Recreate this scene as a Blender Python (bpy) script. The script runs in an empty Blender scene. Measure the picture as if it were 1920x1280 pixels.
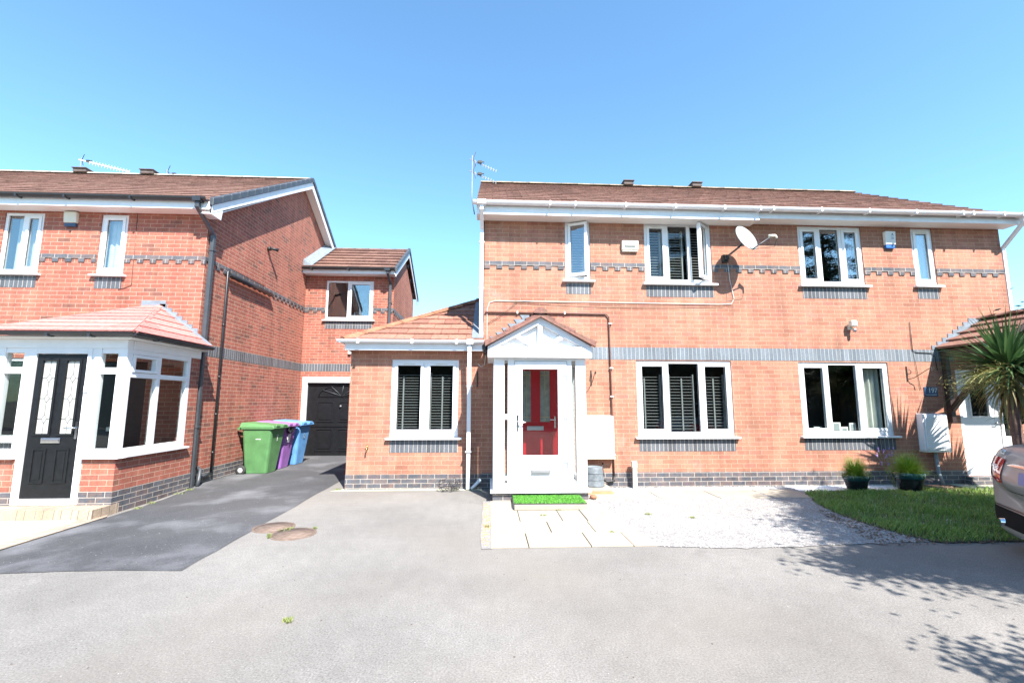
import bpy, math, random
from mathutils import Vector, Matrix
random.seed(7)
S = bpy.context.scene
COL = S.collection
R = math.radians

# ------------------------------------------------------------------ camera
yaw, pit, rol, FPX = R(2.903), R(7.495), R(.104), 853.0
fwd = Vector((math.sin(yaw)*math.cos(pit), math.cos(yaw)*math.cos(pit), math.sin(pit)))
rt = Vector((math.cos(yaw), -math.sin(yaw), 0)); up = rt.cross(fwd)
r2 = math.cos(rol)*rt + math.sin(rol)*up; u2 = -math.sin(rol)*rt + math.cos(rol)*up
cam = bpy.data.cameras.new('camera'); cam.sensor_width = 36; cam.lens = 36*FPX/1920
cam.clip_start = .05; cam.clip_end = 3000
co = bpy.data.objects.new('camera', cam); COL.objects.link(co)
m = Matrix((r2, u2, -fwd)).transposed().to_4x4(); m.translation = (0, 0, 1.47)
co.matrix_world = m; S.camera = co

# ------------------------------------------------------------------ world, sun, exposure
SAZ, SEL = R(23.5), R(49)
sunv = Vector((math.sin(SAZ)*math.cos(SEL), -math.cos(SAZ)*math.cos(SEL), math.sin(SEL)))
W = bpy.data.worlds.new('World'); S.world = W; W.use_nodes = True
nt = W.node_tree; bg = nt.nodes['Background']
sky = nt.nodes.new('ShaderNodeTexSky'); sky.sky_type = 'NISHITA'; sky.sun_disc = False
sky.sun_elevation = SEL; sky.sun_rotation = math.pi - SAZ
sky.air_density = 1.0; sky.dust_density = .25; sky.ozone_density = 2.2; sky.altitude = 0
tn = nt.nodes.new('ShaderNodeMix'); tn.data_type = 'RGBA'; tn.blend_type = 'MULTIPLY'; tn.inputs[0].default_value = 1; tn.inputs[7].default_value = (.84, 1.11, 1.15, 1)
nt.links.new(sky.outputs[0], tn.inputs[6]); nt.links.new(tn.outputs[2], bg.inputs[0]); bg.inputs[1].default_value = .104
sl = bpy.data.lights.new('sun', 'SUN'); sl.energy = 4.6; sl.angle = R(.5); sl.color = (1, .955, .9)
so = bpy.data.objects.new('sun', sl); COL.objects.link(so)
so.rotation_euler = sunv.to_track_quat('Z', 'Y').to_euler(); so.location = sunv*30
S.view_settings.view_transform = 'Standard'; S.view_settings.look = 'None'
S.view_settings.exposure = 1.66; S.view_settings.gamma = 1; S.view_settings.use_curve_mapping = False
S.cycles.max_bounces = 8; S.cycles.transparent_max_bounces = 16

# ------------------------------------------------------------------ materials
def nm(name):
    m = bpy.data.materials.new(name); m.use_nodes = True
    return m, m.node_tree, m.node_tree.nodes['Principled BSDF']
def link(t, a, b): t.links.new(a, b)
def nd(t, kind, **kw):
    n = t.nodes.new('ShaderNode'+kind)
    for k, v in kw.items():
        if k in n.inputs: n.inputs[k].default_value = v
        else: setattr(n, k, v)
    return n
def c4(c): return (c[0], c[1], c[2], 1)
def ramp(t, src, stops):
    r = t.nodes.new('ShaderNodeValToRGB'); e = r.color_ramp.elements
    while len(e) < len(stops): e.new(.5)
    for i, (p, c) in enumerate(stops): e[i].position = p; e[i].color = c4(c) if not isinstance(c, float) else (c, c, c, 1)
    link(t, src, r.inputs[0]); return r
def mixc(t, fac, a, b, mode='MIX'):
    n = t.nodes.new('ShaderNodeMix'); n.data_type = 'RGBA'; n.blend_type = mode
    for s, v in ((0, fac), (6, a), (7, b)):
        if hasattr(v, 'is_output') or isinstance(v, bpy.types.NodeSocket): link(t, v, n.inputs[s])
        else: n.inputs[s].default_value = v if s == 0 else c4(v)
    return n.outputs[2]
def bump(t, b, h, strength=.3, dist=.01):
    n = nd(t, 'Bump', Strength=strength, Distance=dist); link(t, h, n.inputs['Height']); link(t, n.outputs[0], b.inputs['Normal']); return n
def plain(name, col, rough=.5, metal=0, var=.12, scale=6, bmp=0, spec=.5, bscale=60, coat=0):
    m, t, b = nm(name)
    tc = nd(t, 'TexCoord'); n = nd(t, 'TexNoise', Scale=scale, Detail=6.0, Roughness=.6); link(t, tc.outputs['Object'], n.inputs['Vector'])
    d = tuple(c*(1-var) for c in col); l = tuple(min(1, c*(1+var)) for c in col)
    r = ramp(t, n.outputs[0], [(.3, d), (.7, l)]); link(t, r.outputs[0], b.inputs['Base Color'])
    b.inputs['Roughness'].default_value = rough; b.inputs['Metallic'].default_value = metal
    b.inputs['Specular IOR Level'].default_value = spec
    if coat: b.inputs['Coat Weight'].default_value = coat; b.inputs['Coat Roughness'].default_value = .05
    if bmp:
        n2 = nd(t, 'TexNoise', Scale=bscale, Detail=4.0); link(t, tc.outputs['Object'], n2.inputs['Vector']); bump(t, b, n2.outputs[0], bmp, .01)
    return m
def brick(name, stops, mortar, w=.225, h=.075, ms=.0095, voff=.25, uoff=0, offset=.5, rough=.85, bloom=.0, dirt=.15):
    m, t, b = nm(name)
    tc = nd(t, 'TexCoord'); mp = nd(t, 'Mapping'); mp.inputs['Location'].default_value = (uoff, -voff+h*40, 0)
    link(t, tc.outputs['UV'], mp.inputs['Vector'])
    dn = nd(t, 'TexNoise', Scale=9.0, Detail=3.0); link(t, tc.outputs['Object'], dn.inputs['Vector'])
    vm = nd(t, 'VectorMath', operation='MULTIPLY_ADD'); link(t, dn.outputs['Color'], vm.inputs[0]); vm.inputs[1].default_value = (.006, .005, 0); link(t, mp.outputs[0], vm.inputs[2])
    br = nd(t, 'TexBrick', offset=offset, squash=1.0, offset_frequency=2)
    br.inputs['Scale'].default_value = 1; br.inputs['Mortar Size'].default_value = ms/2; br.inputs['Mortar Smooth'].default_value = .15
    br.inputs['Brick Width'].default_value = w; br.inputs['Row Height'].default_value = h; br.inputs['Bias'].default_value = 0
    br.inputs['Color1'].default_value = (0, 0, 0, 1); br.inputs['Color2'].default_value = (1, 1, 1, 1); br.inputs['Mortar'].default_value = (0, 0, 0, 1)
    link(t, vm.outputs[0], br.inputs['Vector'])
    r = ramp(t, br.outputs['Color'], stops)
    n = nd(t, 'TexNoise', Scale=45.0, Detail=5.0, Roughness=.7); link(t, tc.outputs['Object'], n.inputs['Vector'])
    r2_ = ramp(t, n.outputs[0], [(.3, .72), (.7, 1.18)])
    c = mixc(t, 1.0, r.outputs[0], r2_.outputs[0], 'MULTIPLY')
    n3 = nd(t, 'TexNoise', Scale=1.3, Detail=6.0, Roughness=.65); link(t, tc.outputs['Object'], n3.inputs['Vector'])
    r3 = ramp(t, n3.outputs[0], [(.35, 1-dirt), (.65, 1+dirt*.6)])
    c = mixc(t, 1.0, c, r3.outputs[0], 'MULTIPLY')
    if bloom:   # pale lime bloom on some bricks
        n4 = nd(t, 'TexNoise', Scale=2.2, Detail=8.0, Roughness=.75); link(t, tc.outputs['Object'], n4.inputs['Vector'])
        r4 = ramp(t, n4.outputs[0], [(.56, 0.0), (.72, bloom)])
        c = mixc(t, r4.outputs[0], c, (.55, .4, .35))
    sm = nd(t, 'Mapping'); sm.inputs['Scale'].default_value = (5, 5, .45); link(t, tc.outputs['Object'], sm.inputs['Vector']); sn = nd(t, 'TexNoise', Scale=1.0, Detail=7.0, Roughness=.7); link(t, sm.outputs[0], sn.inputs['Vector'])
    hn = nd(t, 'TexNoise', Scale=11.0, Detail=3.0); link(t, tc.outputs['Object'], hn.inputs['Vector']); c = mixc(t, ramp(t, hn.outputs[0], [(.45, 0.0), (.7, .3)]).outputs[0], c, (.3, .16, .09)) if w > .2 else c
    c = mixc(t, br.outputs['Fac'], c, mortar)
    c = mixc(t, 1.0, c, ramp(t, sn.outputs[0], [(.36, .8), (.6, 1.05)]).outputs[0], 'MULTIPLY')
    link(t, c, b.inputs['Base Color']); b.inputs['Roughness'].default_value = rough
    b.inputs['Specular IOR Level'].default_value = .3
    iv = nd(t, 'Math', operation='SUBTRACT'); iv.inputs[0].default_value = 1; link(t, br.outputs['Fac'], iv.inputs[1])
    ad = nd(t, 'Math', operation='MULTIPLY_ADD'); link(t, n.outputs[0], ad.inputs[0]); ad.inputs[1].default_value = .25; link(t, iv.outputs[0], ad.inputs[2])
    bump(t, b, ad.outputs[0], .55, .006)
    return m
M = {}
M['brick'] = brick('orange_brick', [(0, (.345, .146, .098)), (.35, (.395, .18, .12)), (.7, (.435, .2, .132)), (1, (.385, .158, .117))], (.43, .275, .19), bloom=.38, dirt=.24)
M['brick_red'] = brick('red_brick', [(0, (.2, .09, .07)), (.1, (.29, .1, .07)), (.5, (.37, .115, .08)), (.8, (.4, .135, .09)), (1, (.33, .1, .075))], (.45, .29, .215), bloom=.15)
M['blue'] = brick('blue_brick', [(0, (.075, .08, .095)), (.4, (.1, .105, .12)), (.8, (.12, .12, .135)), (1, (.12, .095, .1))], (.42, .37, .32), rough=.55)
M['soldier'] = brick('blue_soldier_brick', [(0, (.085, .09, .1)), (.5, (.11, .12, .135)), (1, (.14, .15, .165))], (.42, .38, .34), w=.075, h=.5, voff=.1, offset=0, rough=.5)
M['soldier_pale'] = brick('pale_soldier_brick', [(0, (.14, .16, .18)), (.5, (.17, .195, .22)), (1, (.2, .22, .24))], (.36, .38, .38), w=.075, h=.5, voff=.1, offset=0, rough=.5)
M['white'] = plain('white_upvc', (.74, .74, .745), .32, var=.05, scale=5)
M['soffit'] = plain('white_soffit', (.78, .77, .74), .5, var=.04, scale=1.5)
M['cream'] = plain('aged_white_plastic', (.62, .6, .5), .5, var=.06, scale=3)
M['black'] = plain('black_plastic', (.022, .023, .026), .35, var=.2)
M['blackpaint'] = plain('black_paint', (.008, .0085, .01), .42, var=.3, spec=.3, scale=12)
M['darkgrey'] = plain('dark_grey_plastic', (.05, .055, .062), .45, var=.15)
M['lead'] = plain('lead_flashing', (.17, .2, .23), .6, metal=.05, var=.25, scale=12)
M['chrome'] = plain('chrome', (.75, .75, .76), .12, metal=1, var=.02)
M['steel'] = plain('grey_steel', (.45, .46, .47), .4, metal=.8, var=.1)
M['iron'] = plain('black_iron', (.02, .019, .018), .5, var=.3, bmp=.2)
M['red'] = plain('red_door', (.38, .006, .012), .28, var=.05)
M['rubber'] = plain('rubber', (.03, .03, .03), .8)
M['wood_brown'] = plain('dark_stained_wood', (.035, .018, .014), .55, var=.35, scale=14, bmp=.2)
M['mortar'] = plain('ridge_mortar', (.42, .36, .3), .9, var=.3, scale=8, bmp=.5)
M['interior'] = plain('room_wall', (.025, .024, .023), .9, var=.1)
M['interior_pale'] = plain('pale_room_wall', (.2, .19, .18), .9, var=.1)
M['slat'] = plain('dark_blind_slat', (.2, .2, .2), .35, var=.1)
M['slat_grey'] = plain('grey_blind_slat', (.3, .3, .29), .4, var=.1)
M['curtain'] = plain('pale_curtain', (.55, .55, .5), .9, var=.15, scale=3)
M['curtain_sky'] = plain('sky_reflection_blind', (.5, .56, .68), .8, var=.06)  # pale blue of reflected sky put into the cloth colour
M['green_bin'] = plain('green_bin_plastic', (.09, .215, .08), .45, var=.2, scale=4)
M['purple_bin'] = plain('purple_bin_plastic', (.28, .12, .38), .45, var=.2, scale=4)
M['blue_bin'] = plain('blue_bin_plastic', (.11, .28, .54), .45, var=.2, scale=4)
M['purple_lid'] = plain('faded_purple_lid', (.34, .15, .4), .5, var=.1)
M['sticker'] = plain('white_sticker', (.7, .7, .66), .6)
M['gravel'] = plain('pale_stone_chip', (.31, .3, .29), .8, var=.35, scale=40)
M['pebble'] = plain('white_pebble', (.75, .75, .74), .6, var=.15, scale=30)
M['terracotta'] = plain('terracotta', (.45, .22, .11), .8, var=.2)
M['bucket'] = plain('weathered_grey_metal', (.13, .15, .165), .6, var=.35, scale=14, bmp=.15)
M['cable_white'] = plain('white_cable', (.7, .66, .6), .6)
M['pipe_brown'] = plain('brown_pipe', (.13, .06, .045), .5, var=.2)
M['glaze'] = plain('dark_glazed_ceramic', (.012, .018, .02), .12, var=.4, scale=10)
M['teal'] = plain('teal_glaze', (.01, .05, .055), .15, var=.3)
M['bark'] = plain('bark_mulch', (.16, .1, .065), .95, var=.6, scale=50, bmp=1)
M['soil'] = plain('soil', (.05, .035, .025), .95, var=.4, scale=30, bmp=.6)
M['trunk'] = plain('palm_trunk', (.16, .09, .075), .9, var=.45, scale=12, bmp=.8, bscale=30)
M['treebark'] = plain('tree_bark', (.08, .055, .04), .95, var=.4, scale=10, bmp=.8)
M['aerialgrey'] = plain('weathered_aluminium', (.22, .23, .24), .5, metal=.3, var=.2)
M['vent'] = plain('grey_brown_vent', (.1, .075, .065), .8, var=.3)
M['brass'] = plain('brass', (.5, .38, .15), .3, metal=.9)
M['dish'] = plain('dish_grey', (.27, .3, .3), .5, var=.08)
M['screenblue'] = plain('blue_alarm_base', (.03, .13, .4), .4)
M['alarmnavy'] = plain('navy_alarm_base', (.03, .06, .12), .4)

def leafmat(name, cols, rough=.45, trans=.25):
    m, t, b = nm(name)
    g = nd(t, 'NewGeometry'); r = ramp(t, g.outputs['Random Per Island'], [(i/(len(cols)-1), c) for i, c in enumerate(cols)])
    link(t, r.outputs[0], b.inputs['Base Color']); b.inputs['Roughness'].default_value = rough
    tr = nd(t, 'BsdfTranslucent'); link(t, r.outputs[0], tr.inputs[0]); mx = nd(t, 'MixShader'); mx.inputs[0].default_value = trans
    link(t, b.outputs[0], mx.inputs[1]); link(t, tr.outputs[0], mx.inputs[2]); link(t, mx.outputs[0], t.nodes['Material Output'].inputs[0])
    return m
M['grass'] = leafmat('grass_blade', [(.08, .16, .02), (.15, .27, .04), (.24, .37, .07), (.34, .35, .13)])
M['grasspot'] = leafmat('pot_grass', [(.12, .22, .02), (.2, .34, .03), (.3, .42, .06)])
M['cordy'] = leafmat('palm_leaf', [(.035, .085, .03), (.06, .13, .04), (.1, .17, .06)], .6)
M['cordy_old'] = leafmat('palm_dry_leaf', [(.2, .17, .07), (.3, .24, .1), (.14, .15, .05)], .6)
M['spray'] = leafmat('flower_spray', [(.3, .27, .08), (.2, .2, .06), (.42, .38, .16), (.16, .17, .05)], .7)
M['conifer'] = leafmat('conifer_leaf', [(.012, .03, .014), (.022, .05, .02), (.04, .07, .028)], .6, .1)
M['weed'] = leafmat('weed_leaf', [(.16, .22, .05), (.28, .3, .1)], .6)
M['lavender'] = leafmat('purple_flower', [(.25, .15, .45), (.35, .25, .55)], .6)
M['clover'] = plain('clover_head', (.4, .42, .3), .8)
M['turf'] = leafmat('artificial_turf', [(.08, .3, .02), (.12, .4, .04), (.18, .48, .07)], .5)

def glass(name, refl=.1, tint=(.93, .96, .95)):
    m, t, b = nm(name); t.nodes.remove(b)
    lw = nd(t, 'LayerWeight', Blend=.5); pw = nd(t, 'Math', operation='POWER'); link(t, lw.outputs['Facing'], pw.inputs[0]); pw.inputs[1].default_value = 4.0
    ma = nd(t, 'Math', operation='MULTIPLY_ADD', use_clamp=True); link(t, pw.outputs[0], ma.inputs[0]); ma.inputs[1].default_value = .9; ma.inputs[2].default_value = refl
    tr = nd(t, 'BsdfTransparent', Color=c4(tint)); gl = nd(t, 'BsdfGlossy', Roughness=.01); gl.inputs['Color'].default_value = (1, 1, 1, 1)
    tc = nd(t, 'TexCoord'); n = nd(t, 'TexNoise', Scale=1.6, Detail=1.0); link(t, tc.outputs['Object'], n.inputs['Vector'])
    bp = nd(t, 'Bump', Strength=.12, Distance=.02); link(t, n.outputs[0], bp.inputs['Height']); link(t, bp.outputs[0], gl.inputs['Normal'])
    mx = nd(t, 'MixShader'); link(t, ma.outputs[0], mx.inputs[0]); link(t, tr.outputs[0], mx.inputs[1]); link(t, gl.outputs[0], mx.inputs[2])
    link(t, mx.outputs[0], t.nodes['Material Output'].inputs[0]); return m
M['glass'] = glass('window_glass', .035)
M['glass_hi'] = glass('coated_window_glass', .17)
def frosted():
    m, t, b = nm('frosted_leaded_glass'); b.inputs['Base Color'].default_value = (.42, .42, .39, 1); b.inputs['Roughness'].default_value = .25
    return m
M['frost'] = frosted()
M['frost_grey'] = plain('grey_obscure_glass', (.22, .24, .22), .15, var=.3, scale=9)

def roofmat(name, base, dark, moss=.3, tw=.3):
    m, t, b = nm(name)
    tc = nd(t, 'TexCoord'); g = nd(t, 'NewGeometry')
    r = ramp(t, g.outputs['Random Per Island'], [(0, dark), (.5, base), (1, tuple(c*1.15 for c in base))])
    n = nd(t, 'TexNoise', Scale=22.0, Detail=6.0, Roughness=.7); link(t, tc.outputs['Object'], n.inputs['Vector'])
    c = mixc(t, 1.0, r.outputs[0], ramp(t, n.outputs[0], [(.3, .6), (.7, 1.3)]).outputs[0], 'MULTIPLY')
    n2 = nd(t, 'TexNoise', Scale=2.5, Detail=8.0, Roughness=.75); link(t, tc.outputs['Object'], n2.inputs['Vector'])
    c = mixc(t, ramp(t, n2.outputs[0], [(.52, 0.0), (.7, moss)]).outputs[0], c, (.17, .15, .09))
    link(t, c, b.inputs['Base Color']); b.inputs['Roughness'].default_value = .85; b.inputs['Specular IOR Level'].default_value = .25
    bump(t, b, n.outputs[0], .5, .008); return m
M['roof'] = roofmat('brown_concrete_tile', (.215, .122, .096), (.165, .092, .074))
M['roof_ext'] = roofmat('red_brown_concrete_tile', (.29, .135, .095), (.23, .105, .075))
M['roof_porch'] = roofmat('weathered_red_tile', (.22, .11, .088), (.16, .08, .066), .45)
M['roof_canopy'] = roofmat('dark_red_brown_tile', (.22, .115, .09), (.18, .09, .072), .3)
M['roof_pink'] = roofmat('pink_tile', (.5, .19, .165), (.46, .165, .145), .04)
M['ridge'] = roofmat('orange_ridge_tile', (.33, .15, .088), (.28, .12, .07), .25)
M['ridge_moss'] = roofmat('mossy_ridge_tile', (.3, .22, .15), (.2, .15, .1), .9)

def ground_mat(name, base, var, speck, scale=140, patch=.18, bmpd=.5, stain=0):
    m, t, b = nm(name); tc = nd(t, 'TexCoord')
    n = nd(t, 'TexNoise', Scale=float(scale), Detail=4.0, Roughness=.8); link(t, tc.outputs['Object'], n.inputs['Vector'])
    r = ramp(t, n.outputs[0], [(.32, tuple(c*(1-var) for c in base)), (.5, base), (.68, tuple(min(1, c*(1+var)) for c in base))])
    n2 = nd(t, 'TexNoise', Scale=.55, Detail=7.0, Roughness=.6); link(t, tc.outputs['Object'], n2.inputs['Vector'])
    c = mixc(t, 1.0, r.outputs[0], ramp(t, n2.outputs[0], [(.3, 1-patch), (.7, 1+patch*.7)]).outputs[0], 'MULTIPLY')
    n7 = nd(t, 'TexNoise', Scale=9.0, Detail=5.0, Roughness=.7); link(t, tc.outputs['Object'], n7.inputs['Vector']); c = mixc(t, 1.0, c, ramp(t, n7.outputs[0], [(.35, .93), (.65, 1.06)]).outputs[0], 'MULTIPLY')
    n8 = nd(t, 'TexNoise', Scale=.35, Detail=3.0); link(t, tc.outputs['Object'], n8.inputs['Vector']); c = mixc(t, ramp(t, n8.outputs[0], [(.45, 0.0), (.65, .5)]).outputs[0], c, tuple(base[i]*(1.1, 1.02, .94)[i] for i in range(3)))
    n9 = nd(t, 'TexNoise', Scale=.8, Detail=2.0, Distortion=1.5); link(t, tc.outputs['Object'], n9.inputs['Vector']); c = mixc(t, ramp(t, n9.outputs[0], [(.24, .45), (.31, 0.0)]).outputs[0], c, tuple(q*.55 for q in base))
    v = nd(t, 'TexVoronoi', Scale=55.0); link(t, tc.outputs['Object'], v.inputs['Vector'])
    vr = ramp(t, v.outputs['Distance'], [(.1, 1.0), (.2, 0.0)])
    vs = nd(t, 'SeparateColor'); link(t, v.outputs['Color'], vs.inputs[0]); gt = nd(t, 'Math', operation='GREATER_THAN'); link(t, vs.outputs[0], gt.inputs[0]); gt.inputs[1].default_value = .82
    mu = nd(t, 'Math', operation='MULTIPLY'); link(t, vr.outputs[0], mu.inputs[0]); link(t, gt.outputs[0], mu.inputs[1])
    mu2 = nd(t, 'Math', operation='MULTIPLY'); link(t, mu.outputs[0], mu2.inputs[0]); mu2.inputs[1].default_value = .55
    c = mixc(t, mu2.outputs[0], c, speck)
    if stain:
        n5 = nd(t, 'TexNoise', Scale=1.1, Detail=5.0, Roughness=.55); link(t, tc.outputs['Object'], n5.inputs['Vector'])
        c = mixc(t, ramp(t, n5.outputs[0], [(.5, 0.0), (.75, stain)]).outputs[0], c, (.22, .22, .23))
    link(t, c, b.inputs['Base Color']); b.inputs['Roughness'].default_value = .9; b.inputs['Specular IOR Level'].default_value = .2
    bump(t, b, n.outputs[0], bmpd, .006); return m
M['asphalt'] = ground_mat('worn_asphalt', (.2, .189, .175), .45, (.4, .4, .39), scale=80, patch=.24)
M['asphalt_dark'] = ground_mat('dark_asphalt', (.076, .077, .082), .4, (.25, .25, .25), scale=70, patch=.4, stain=.6)
M['slab'] = ground_mat('pale_paving_slab', (.33, .295, .24), .12, (.38, .35, .3), scale=30, patch=.14, bmpd=.15)
M['slab_green'] = ground_mat('pale_green_slab', (.42, .42, .33), .07, (.45, .45, .36), scale=30, patch=.12, bmpd=.15)
M['stonechip'] = ground_mat('gravel_bed', (.25, .238, .23), .55, (.5, .48, .46), scale=60, patch=.15, bmpd=1)
M['dirt'] = ground_mat('lawn_soil', (.07, .06, .04), .4, (.1, .09, .06), scale=40, patch=.3)
M['block'] = brick('block_paving', [(0, (.36, .27, .21)), (.5, (.42, .32, .25)), (1, (.33, .26, .2))], (.22, .18, .15), w=.2, h=.1, ms=.008, voff=0)
M['block_kerb'] = brick('buff_block_kerb', [(0, (.38, .29, .2)), (.5, (.44, .34, .25)), (1, (.34, .26, .19))], (.18, .15, .12), w=.13, h=.5, ms=.012, voff=.1, offset=0)
def coverm():
    m, t, b = nm('rusty_cover'); tc = nd(t, 'TexCoord')
    n = nd(t, 'TexNoise', Scale=16.0, Detail=6.0); link(t, tc.outputs['Object'], n.inputs['Vector'])
    r = ramp(t, n.outputs[0], [(.3, (.12, .08, .06)), (.7, (.2, .145, .115))]); ch = nd(t, 'TexChecker', Scale=28.0); link(t, tc.outputs['Object'], ch.inputs['Vector'])
    link(t, r.outputs[0], b.inputs['Base Color']); b.inputs['Roughness'].default_value = .85; bump(t, b, ch.outputs['Fac'], .8, .01); return m
M['cover'] = coverm()
def paint(name, col):
    m, t, b = nm(name); b.inputs['Base Color'].default_value = c4(col); b.inputs['Metallic'].default_value = .15; b.inputs['Roughness'].default_value = .38
    b.inputs['Coat Weight'].default_value = .4; b.inputs['Coat Roughness'].default_value = .08
    tc = nd(t, 'TexCoord'); n = nd(t, 'TexNoise', Scale=3.0); link(t, tc.outputs['Object'], n.inputs['Vector']); rr = ramp(t, n.outputs[0], [(.3, .34), (.7, .42)]); link(t, rr.outputs[0], b.inputs['Roughness']); return m
M['carpaint'] = paint('taupe_car_paint', (.27, .265, .262))
M['cardark'] = plain('car_black_trim', (.02, .02, .022), .4)
M['bumperblack'] = plain('matt_black_bumper', (.012, .012, .012), .9, spec=.1)
M['tail'] = plain('tail_light_red', (.5, .01, .012), .12, var=.15, scale=20, coat=1)
M['tailclear'] = plain('tail_light_clear', (.75, .6, .6), .15, var=.15, scale=20, coat=1)
M['carglass'] = plain('car_glass', (.02, .022, .025), .05, var=.1)
M['platereflect'] = plain('number_plate_reflection', (.1, .17, .38), .3)  # blue is the reflection in the plate recess, put into the colour

# ------------------------------------------------------------------ mesh builder
class MB:
    def __init__(s): s.v = []; s.f = []; s.sm = []
    def poly(s, pts, smooth=False):
        i = len(s.v); s.v += [tuple(p) for p in pts]; s.f.append(tuple(range(i, i+len(pts)))); s.sm.append(smooth); return s
    def box(s, x0, x1, y0, y1, z0, z1, skip=''):
        i = len(s.v)
        s.v += [(x0,y0,z0),(x1,y0,z0),(x1,y1,z0),(x0,y1,z0),(x0,y0,z1),(x1,y0,z1),(x1,y1,z1),(x0,y1,z1)]
        for k, f in (('b',(0,3,2,1)),('t',(4,5,6,7)),('f',(0,1,5,4)),('r',(1,2,6,5)),('k',(2,3,7,6)),('l',(3,0,4,7))):
            if k not in skip: s.f.append(tuple(i+a for a in f)); s.sm.append(False)
        return s
    def hexa(s, p):   # 8 points, bottom 4 (ccw) then top 4
        i = len(s.v); s.v += [tuple(q) for q in p]
        for f in ((0,3,2,1),(4,5,6,7),(0,1,5,4),(1,2,6,5),(2,3,7,6),(3,0,4,7)): s.f.append(tuple(i+a for a in f)); s.sm.append(False)
        return s
    def prism(s, pts, d):   # polygon extruded by vector d
        i = len(s.v); n = len(pts); d = Vector(d)
        s.v += [tuple(p) for p in pts] + [tuple(Vector(p)+d) for p in pts]
        s.f.append(tuple(range(i, i+n))); s.sm.append(False)
        s.f.append(tuple(range(i+2*n-1, i+n-1, -1))); s.sm.append(False)
        for k in range(n):
            s.f.append((i+k, i+n+k, i+n+(k+1) % n, i+(k+1) % n)); s.sm.append(False)
        return s
    def tube(s, path, r, n=8, cap=True, rz=None):
        P = [Vector(p) for p in path]; i0 = len(s.v); prev = None
        for k, p in enumerate(P):
            a = (P[min(k+1, len(P)-1)] - P[max(k-1, 0)]).normalized()
            if prev is None: x = a.cross(Vector((0, 0, 1)) if abs(a.z) < .9 else Vector((1, 0, 0))).normalized()
            else: x = (prev - a*prev.dot(a)).normalized()
            prev = x; y = a.cross(x); rr = r[k] if isinstance(r, (list, tuple)) else r
            for j in range(n):
                t = 2*math.pi*j/n + math.pi/n; s.v.append(tuple(p + x*math.cos(t)*rr + y*math.sin(t)*rr))
        for k in range(len(P)-1):
            for j in range(n):
                a = i0+k*n+j; b_ = i0+k*n+(j+1) % n; s.f.append((a, b_, b_+n, a+n)); s.sm.append(n > 5)
        if cap:
            s.f.append(tuple(i0+j for j in reversed(range(n)))); s.sm.append(False)
            s.f.append(tuple(i0+(len(P)-1)*n+j for j in range(n))); s.sm.append(False)
        return s
    def lathe(s, prof, c, n=20, axis='z', close=True):
        i0 = len(s.v)
        for r, z in prof:
            for j in range(n):
                t = 2*math.pi*j/n; a, b_ = r*math.cos(t), r*math.sin(t)
                s.v.append((c[0]+a, c[1]+b_, c[2]+z) if axis == 'z' else (c[0]+a, c[1]+z, c[2]+b_) if axis == 'y' else (c[0]+z, c[1]+a, c[2]+b_))
        for k in range(len(prof)-1):
            for j in range(n):
                a = i0+k*n+j; b_ = i0+k*n+(j+1) % n; s.f.append((a, b_, b_+n, a+n)); s.sm.append(True)
        if close:
            s.f.append(tuple(i0+j for j in reversed(range(n)))); s.sm.append(False)
            s.f.append(tuple(i0+(len(prof)-1)*n+j for j in range(n))); s.sm.append(False)
        return s
    def build(s, name, mat, parent=None, bevel=0, off=None, sub=0):
        me = bpy.data.meshes.new(name)
        V = [Vector(v) for v in s.v]
        if off is None and parent is not None:
            q = parent; off = Vector((0, 0, 0))
            if q.get('world'): off = Vector(q['world'])
        o3 = Vector(off) if off is not None else Vector((0, 0, 0))
        me.from_pydata([tuple(v-o3) for v in V], [], s.f); me.update()
        me.polygons.foreach_set('use_smooth', s.sm)
        uvl = me.uv_layers.new(name='UVMap').data
        for p in me.polygons:
            nn = p.normal
            if abs(nn.z) > .97: tx, ty = Vector((1, 0, 0)), Vector((0, 1, 0))
            else:
                tx = Vector((0, 0, 1)).cross(nn).normalized(); ty = nn.cross(tx)
                if abs(tx.x) >= abs(tx.y): tx = tx if tx.x > 0 else -tx
                else: tx = tx if tx.y > 0 else -tx
                ty = ty if ty.z > 0 else -ty
            for li in p.loop_indices:
                v = V[me.loops[li].vertex_index]; uvl[li].uv = (v.dot(tx), v.dot(ty))
        o = bpy.data.objects.new(name, me); COL.objects.link(o)
        me.materials.append(M[mat] if isinstance(mat, str) else mat)
        if parent is not None:
            o.parent = parent
            if parent.get('world'): o['world'] = parent['world']
        if bevel:
            b = o.modifiers.new('bevel', 'BEVEL'); b.width = bevel; b.segments = 2; b.limit_method = 'ANGLE'
        if sub:
            b = o.modifiers.new('sub', 'SUBSURF'); b.levels = sub; b.render_levels = sub
        return o
def tag(o, label=None, cat=None, group=None, kind=None):
    for k, v in (('label', label), ('category', cat), ('group', group), ('kind', kind)):
        if v: o[k] = v
    return o
def thing(name, label, cat, loc=(0, 0, 0), rz=0, group=None, local=False):
    o = bpy.data.objects.new(name, None); COL.objects.link(o); o.location = loc; o.rotation_euler = (0, 0, rz); o.empty_display_size = .2
    if not local: o['world'] = tuple(loc)
    return tag(o, label, cat, group)
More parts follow.
